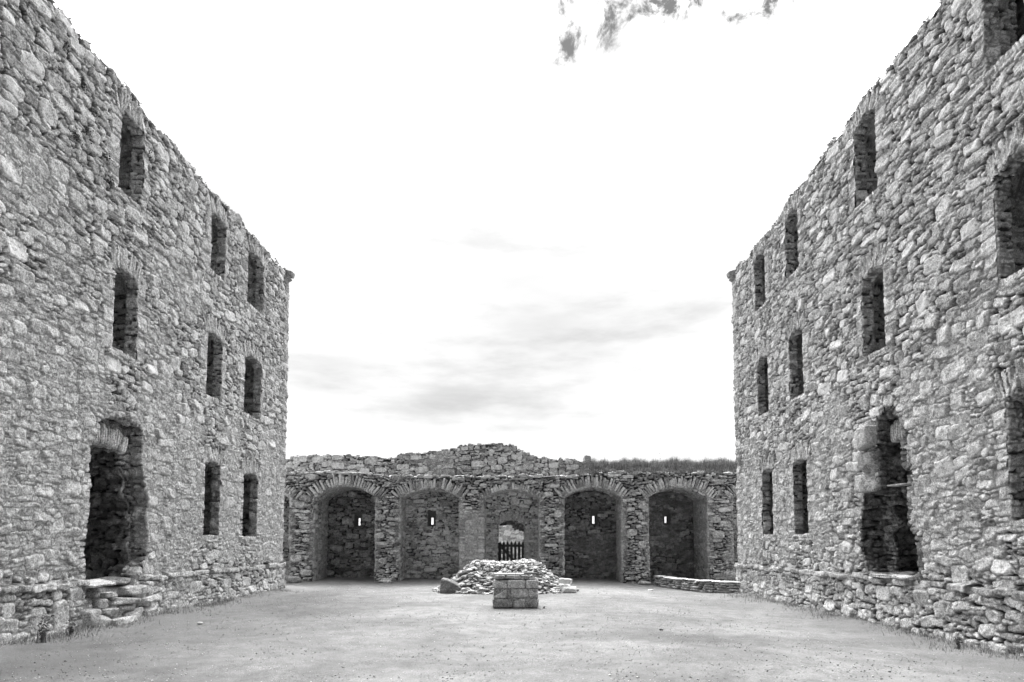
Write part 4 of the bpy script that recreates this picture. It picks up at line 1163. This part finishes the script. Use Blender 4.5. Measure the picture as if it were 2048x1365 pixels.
# ------------------------------------------------------------------ masonry pedestal
ped = thing('masonry_pedestal', 'small squared stone plinth of mortared blocks in front of the rubble mound', 'pedestal', (-0.06, 15.75, 0))
ZP = [0.0, 0.235, 0.475, 0.69, 0.80]
rows = [[-0.635, -0.12, 0.17, 0.50], [-0.63, -0.28, -0.20, 0.24, 0.49], [-0.62, -0.27, 0.17, 0.50]]
front_y = 15.32
blocks = []
rgp = np.random.default_rng(21)
for r, cuts_ in enumerate(rows):
    z0, z1 = ZP[r], ZP[r + 1]
    for i in range(len(cuts_) - 1):
        x0, x1 = cuts_[i], cuts_[i + 1]
        V, Fc = rock((x1 - x0 - 0.014, 0.40, z1 - z0 - 0.014), 800 + r * 10 + i, 14, 9, 0.018, 1)
        jt = rgp.normal() * 0.008
        V = place(V, ((x0 + x1) / 2, front_y + 0.2 + jt, (z0 + z1) / 2), (0, rgp.normal() * 0.012, rgp.normal() * 0.02))
        blocks.append((V, Fc, rgp.uniform(0.22, 0.40)))
        V = place(rock((x1 - x0 - 0.012, 0.42, z1 - z0 - 0.012), 900 + r * 10 + i, 8, 10, 0.014, 1)[0], ((x0 + x1) / 2, front_y + 0.61, (z0 + z1) / 2))
        blocks.append((V, _CS[8][1], rgp.uniform(0.20, 0.34)))
for x0, x1 in ((-0.60, -0.32), (-0.32, 0.05), (0.05, 0.26)):
    V, Fc = rock((x1 - x0 - 0.008, 0.78, ZP[4] - ZP[3] - 0.006), int(900 + x0 * 100), 8, 9, 0.014, 1)
    blocks.append((place(V, ((x0 + x1) / 2, front_y + 0.41, (ZP[3] + ZP[4]) / 2), (0, 0.01, 0)), Fc, rgp.uniform(0.17, 0.24)))
rocks_mesh('masonry_blocks', blocks, M_stone, ped)
cs = _CS[8][0] * np.array([0.535, 0.385, 0.335]) + np.array([-0.065, front_y + 0.425, 0.34])
atm = np.zeros((len(cs), 4)); atm[:, 0] = 0.3; atm[:, 3] = 0.35
mesh('mortar_core', cs, _CS[8][1], M_stone, ped, atm, False)
cs = _CS[8][0] * np.array([0.165, 0.30, 0.012]) + np.array([0.30, front_y + 0.40, 0.83])
mesh('cover_plate', cs, _CS[8][1], M_metal, ped, atm, False)
cs = _CS[8][0] * np.array([0.46, 0.34, 0.012]) + np.array([-0.14, front_y + 0.42, 0.81])
mesh('cap_slab', cs, _CS[8][1], M_stone, ped, np.tile([0.25, 1, 0.3], (len(cs), 1)), False)

# ------------------------------------------------------------------ low curved kerb of slabs on the right
lowall = thing('low_curved_wall', 'low curved drystone kerb capped with flat slabs, joining the right barrack corner to the arcade', 'wall', (6.2, 22.5, -0.1))
ctrl = np.array([(5.55, 25.0), (5.62, 24.0), (5.9, 22.9), (6.35, 21.9), (6.9, 21.2), (7.5, 20.75)])
tt = np.linspace(0, 1, len(ctrl))
path = lambda q: np.array([np.interp(q, tt, ctrl[:, 0]), np.interp(q, tt, ctrl[:, 1])])
rk = np.random.default_rng(31)
courses = []; caps = []
for lay in range(4):
    q = 0
    while q < 1:
        ln = rk.uniform(0.18, 0.45); p0 = path(q); p1 = path(min(1, q + 0.05)); d = p1 - p0; an = math.atan2(d[1], d[0])
        hh_ = 0.085
        V, Fc = rock((ln, 0.34, hh_ * rk.uniform(0.8, 1.0)), int(rk.integers(9999)), 5, 4.5, 0.06, 3)
        courses.append((place(V, (p0[0] + rk.normal() * 0.02, p0[1], -0.10 + 0.045 + lay * hh_), (rk.normal() * 0.04, rk.normal() * 0.04, an + rk.normal() * 0.1)), Fc, rk.uniform(0.16, 0.4)))
        q += ln / 4.9
q = 0
while q < 1:
    ln = rk.uniform(0.4, 0.8); p0 = path(min(1, q + ln / 9.8)); p1 = path(min(1, q + ln / 9.8 + 0.05)); d = p1 - p0
    an = math.atan2(d[1], d[0]) if np.hypot(*d) > 0 else -0.6
    V, Fc = rock((ln, 0.42, 0.05), int(rk.integers(9999)), 8, 5, 0.05, 3)
    caps.append((place(V, (p0[0], p0[1], -0.10 + 0.37), (rk.normal() * 0.03, rk.normal() * 0.03, an)), Fc, rk.uniform(0.5, 0.68)))
    q += ln / 4.9
rocks_mesh('courses', courses, M_stone, lowall)
rocks_mesh('capping', caps, M_pale, lowall)

# ------------------------------------------------------------------ single stones about the court
boulder('boulder', (0.75, 0.6, 0.34), (-8.95, 24.7, 0.12), (0.05, 0.06, 0.2), 0.2, 'dark rounded boulder at the foot of the leftmost arcade pier', 51, None, 3.0)
boulder('boulder', (0.7, 0.5, 0.42), (8.3, 24.6, 0.25), (0, 0, 0.1), 0.2, 'dark rounded boulder at the foot of the rightmost arcade pier', 52, None, 3.0)
boulder('fallen_stone', (0.45, 0.35, 0.12), (4.95, 24.75, 0.0), (0, 0.05, 0.3), 0.36, 'flat fallen stone at the foot of the pier between the two right arches', 53, None, 4.0, 0.06, 8)
boulder('fallen_stone', (0.55, 0.4, 0.13), (-5.3, 24.75, 0.05), (0, -0.04, -0.2), 0.38, 'flat fallen stone at the foot of the second pier from the left', 54, None, 4.0, 0.06, 8)
boulder('loose_stone', (0.22, 0.14, 0.06), (4.6, 21.9, -0.07), (0, 0, 0.4), 0.7, 'small white stone lying on the gravel in front of the low curved wall', 55, M_pale, 3.0, 0.06, 5)
boulder('loose_stone', (0.07, 0.05, 0.03), (2.63, 11.65, -0.01), (0, 0.2, 0.4), 0.05, 'small black stone alone on the open gravel right of the pedestal', 56, None, 3.0, 0.06, 5)
boulder('loose_stone', (0.10, 0.07, 0.05), (-6.2, 12.3, 0.03), (0, 0, 0.9), 0.75, 'small white stone on the ground below the left door step', 57, M_pale, 3.0, 0.06, 5)
# pebbles strewn over the gravel
rp = np.random.default_rng(61)
items = []
for k in range(9000):
    y = 6.2 + 17 * rp.random() ** 1.9; x = rp.uniform(-7.3, 6.9)
    if ((x + 0.36) / 2.3) ** 2 + ((y - 20.9) / 1.7) ** 2 < 1: continue
    s_ = rp.uniform(0.009, 0.026) * (1 + 0.6 * (rp.random() < 0.04))
    V, Fc = rock((s_, s_ * rp.uniform(0.6, 0.9), s_ * 0.55), 0 if k % 3 else k, 3, 2.5, 0.05, 1)
    items.append((place(V, (x, y, float(ground_z(np.array(x), np.array(y))) + s_ * 0.12), (0, 0, rp.uniform(0, 6))), Fc, rp.choice([0.16, 0.2, 0.25, 0.28, 0.33, 0.4])))
o = rocks_mesh('pebbles', items, M_stone, None)
tag(o, 'loose pebbles strewn over the gravel of the courtyard', 'pebbles', kind='stuff')

# ------------------------------------------------------------------ weeds and grass at the feet of the walls
def foot_grass(side, label, seed, n, y0, y1):
    rg = np.random.default_rng(seed)
    y = rg.uniform(y0, y1, n); s = -1 if side == 'left' else 1
    x0 = -7.80 if side == 'left' else 7.26
    cl = 0.5 + 0.5 * np.sin(y * 2.3 + seed) * np.sin(y * 0.9 + 2)
    x = x0 - s * np.abs(rg.normal(0, 0.26, n)) * (0.35 + cl)
    k = rg.random(n) < 0.25 + 0.75 * cl
    x, y = x[k], y[k]
    z = ground_z(x, y) + 0.07 * sstep(np.abs(x + 0.27), 6.6, 7.9)
    blades('grass', np.stack([x, y, z - 0.01], -1), label, 'grass', 0.03, 0.17, 0.009, seed, M_grass, (0.12, 0.5), lean=0.9)
foot_grass('left', 'sparse dry grass and weeds along the foot of the left barrack wall', 81, 10000, 7.0, 20.5)
foot_grass('right', 'sparse dry grass and weeds along the foot of the right barrack wall', 82, 7500, 7.0, 20.5)
def weed(x, y, z, h, seed, label, n=16, tint=(0.08, 0.2), horizontal=None):
    rg = np.random.default_rng(seed)
    p = np.tile([x, y, z], (n, 1)) + rg.normal(0, 0.02, (n, 3)) * [1, 1, 0]
    t = thing('weed', label, 'plant', (x, y, z))
    blades('stem', p, None, None, h * 0.5, h, 0.012, seed, M_grass, tint, lean=0.5, parent=t, seg=3)
    V = []; m = n * 6
    ang = rg.uniform(0, 6.28, m); hh_ = rg.uniform(0.1, 1, m) * h; rr_ = 0.35 * hh_ * rg.random(m)
    c = np.stack([x + np.cos(ang) * rr_, y + np.sin(ang) * rr_, z + hh_], -1)
    u = rg.normal(size=(m, 3)); v = rg.normal(size=(m, 3)); u /= np.linalg.norm(u, axis=1)[:, None]; v /= np.linalg.norm(v, axis=1)[:, None]
    s_ = 0.018 + 0.012 * rg.random(m)[:, None]
    Vl = np.stack([c - u * s_, c - v * s_ * .5, c + u * s_, c + v * s_ * .5], 1).reshape(-1, 3)
    A = np.ones((m * 4, 3)); A[:, 0] = np.repeat(rg.uniform(*tint, m), 4)
    mesh('leaves', Vl, np.arange(m * 4).reshape(-1, 4), M_leaf, t, A, False)
weed(-7.45, 9.9, 0.03, 0.42, 1, 'tall leafy weed on the ground at the near end of the left wall', 26)
weed(-7.5, 10.6, 0.03, 0.28, 2, 'straggly weed beside the pointed boulder in the left plinth', 20)
weed(6.95, 10.0, -0.1, 0.22, 3, 'small weed at the near foot of the right wall', 18)
weed(-1.55, 19.95, 0.0, 0.25, 4, 'tuft of weed at the right side of the dark wedge boulder', 18)
weed(0.62, 15.3, -0.02, 0.06, 6, 'tiny tuft at the right foot of the masonry pedestal', 10)
weed(-8.9, 27.2, 5.28, 0.24, 7, 'single dry stalk standing up on the left parapet top', 3)
weed(6.1, 26.6, 5.0, 0.42, 8, 'tallest flower stalk rising above the long grass on the rear wall', 3)
weed(-8.15, 19.3, 10.78, 0.2, 9, 'small tuft sprouting from the far top of the left wall head', 10)
# weeds rooted in the joints of the upper left wall
rg = np.random.default_rng(90)
wp = [(10.85, 9.95), (11.15, 9.6), (11.0, 9.15), (11.55, 9.0), (10.4, 10.2), (10.1, 9.7), (11.7, 8.6), (10.75, 8.85), (12.9, 9.9), (14.1, 9.2)]
P_ = []
for (y, z) in wp:
    for k in range(45):
        P_.append((-7.97 + 0.02, y + rg.normal() * 0.05, z + rg.normal() * 0.05))
P_ = np.array(P_)
Vl = []; m = len(P_) * 3
c = np.repeat(P_, 3, 0) + np.abs(rg.normal(0, 0.03, (m, 3))) * [1, 0, 0] + rg.normal(0, 0.03, (m, 3)) * [0, 1, 1]
u = rg.normal(size=(m, 3)); v = rg.normal(size=(m, 3)); u /= np.linalg.norm(u, axis=1)[:, None]; v /= np.linalg.norm(v, axis=1)[:, None]
Vl = np.stack([c - u * .02, c - v * .012, c + u * .02, c + v * .012], 1).reshape(-1, 3)
A = np.ones((m * 4, 3)); A[:, 0] = np.repeat(rg.uniform(0.05, 0.14, m), 4)
o = mesh('moss', Vl, np.arange(m * 4).reshape(-1, 4), M_leaf, None, A, False)
tag(o, 'dark tufts of moss rooted in the joints high on the left wall', 'moss', kind='stuff')
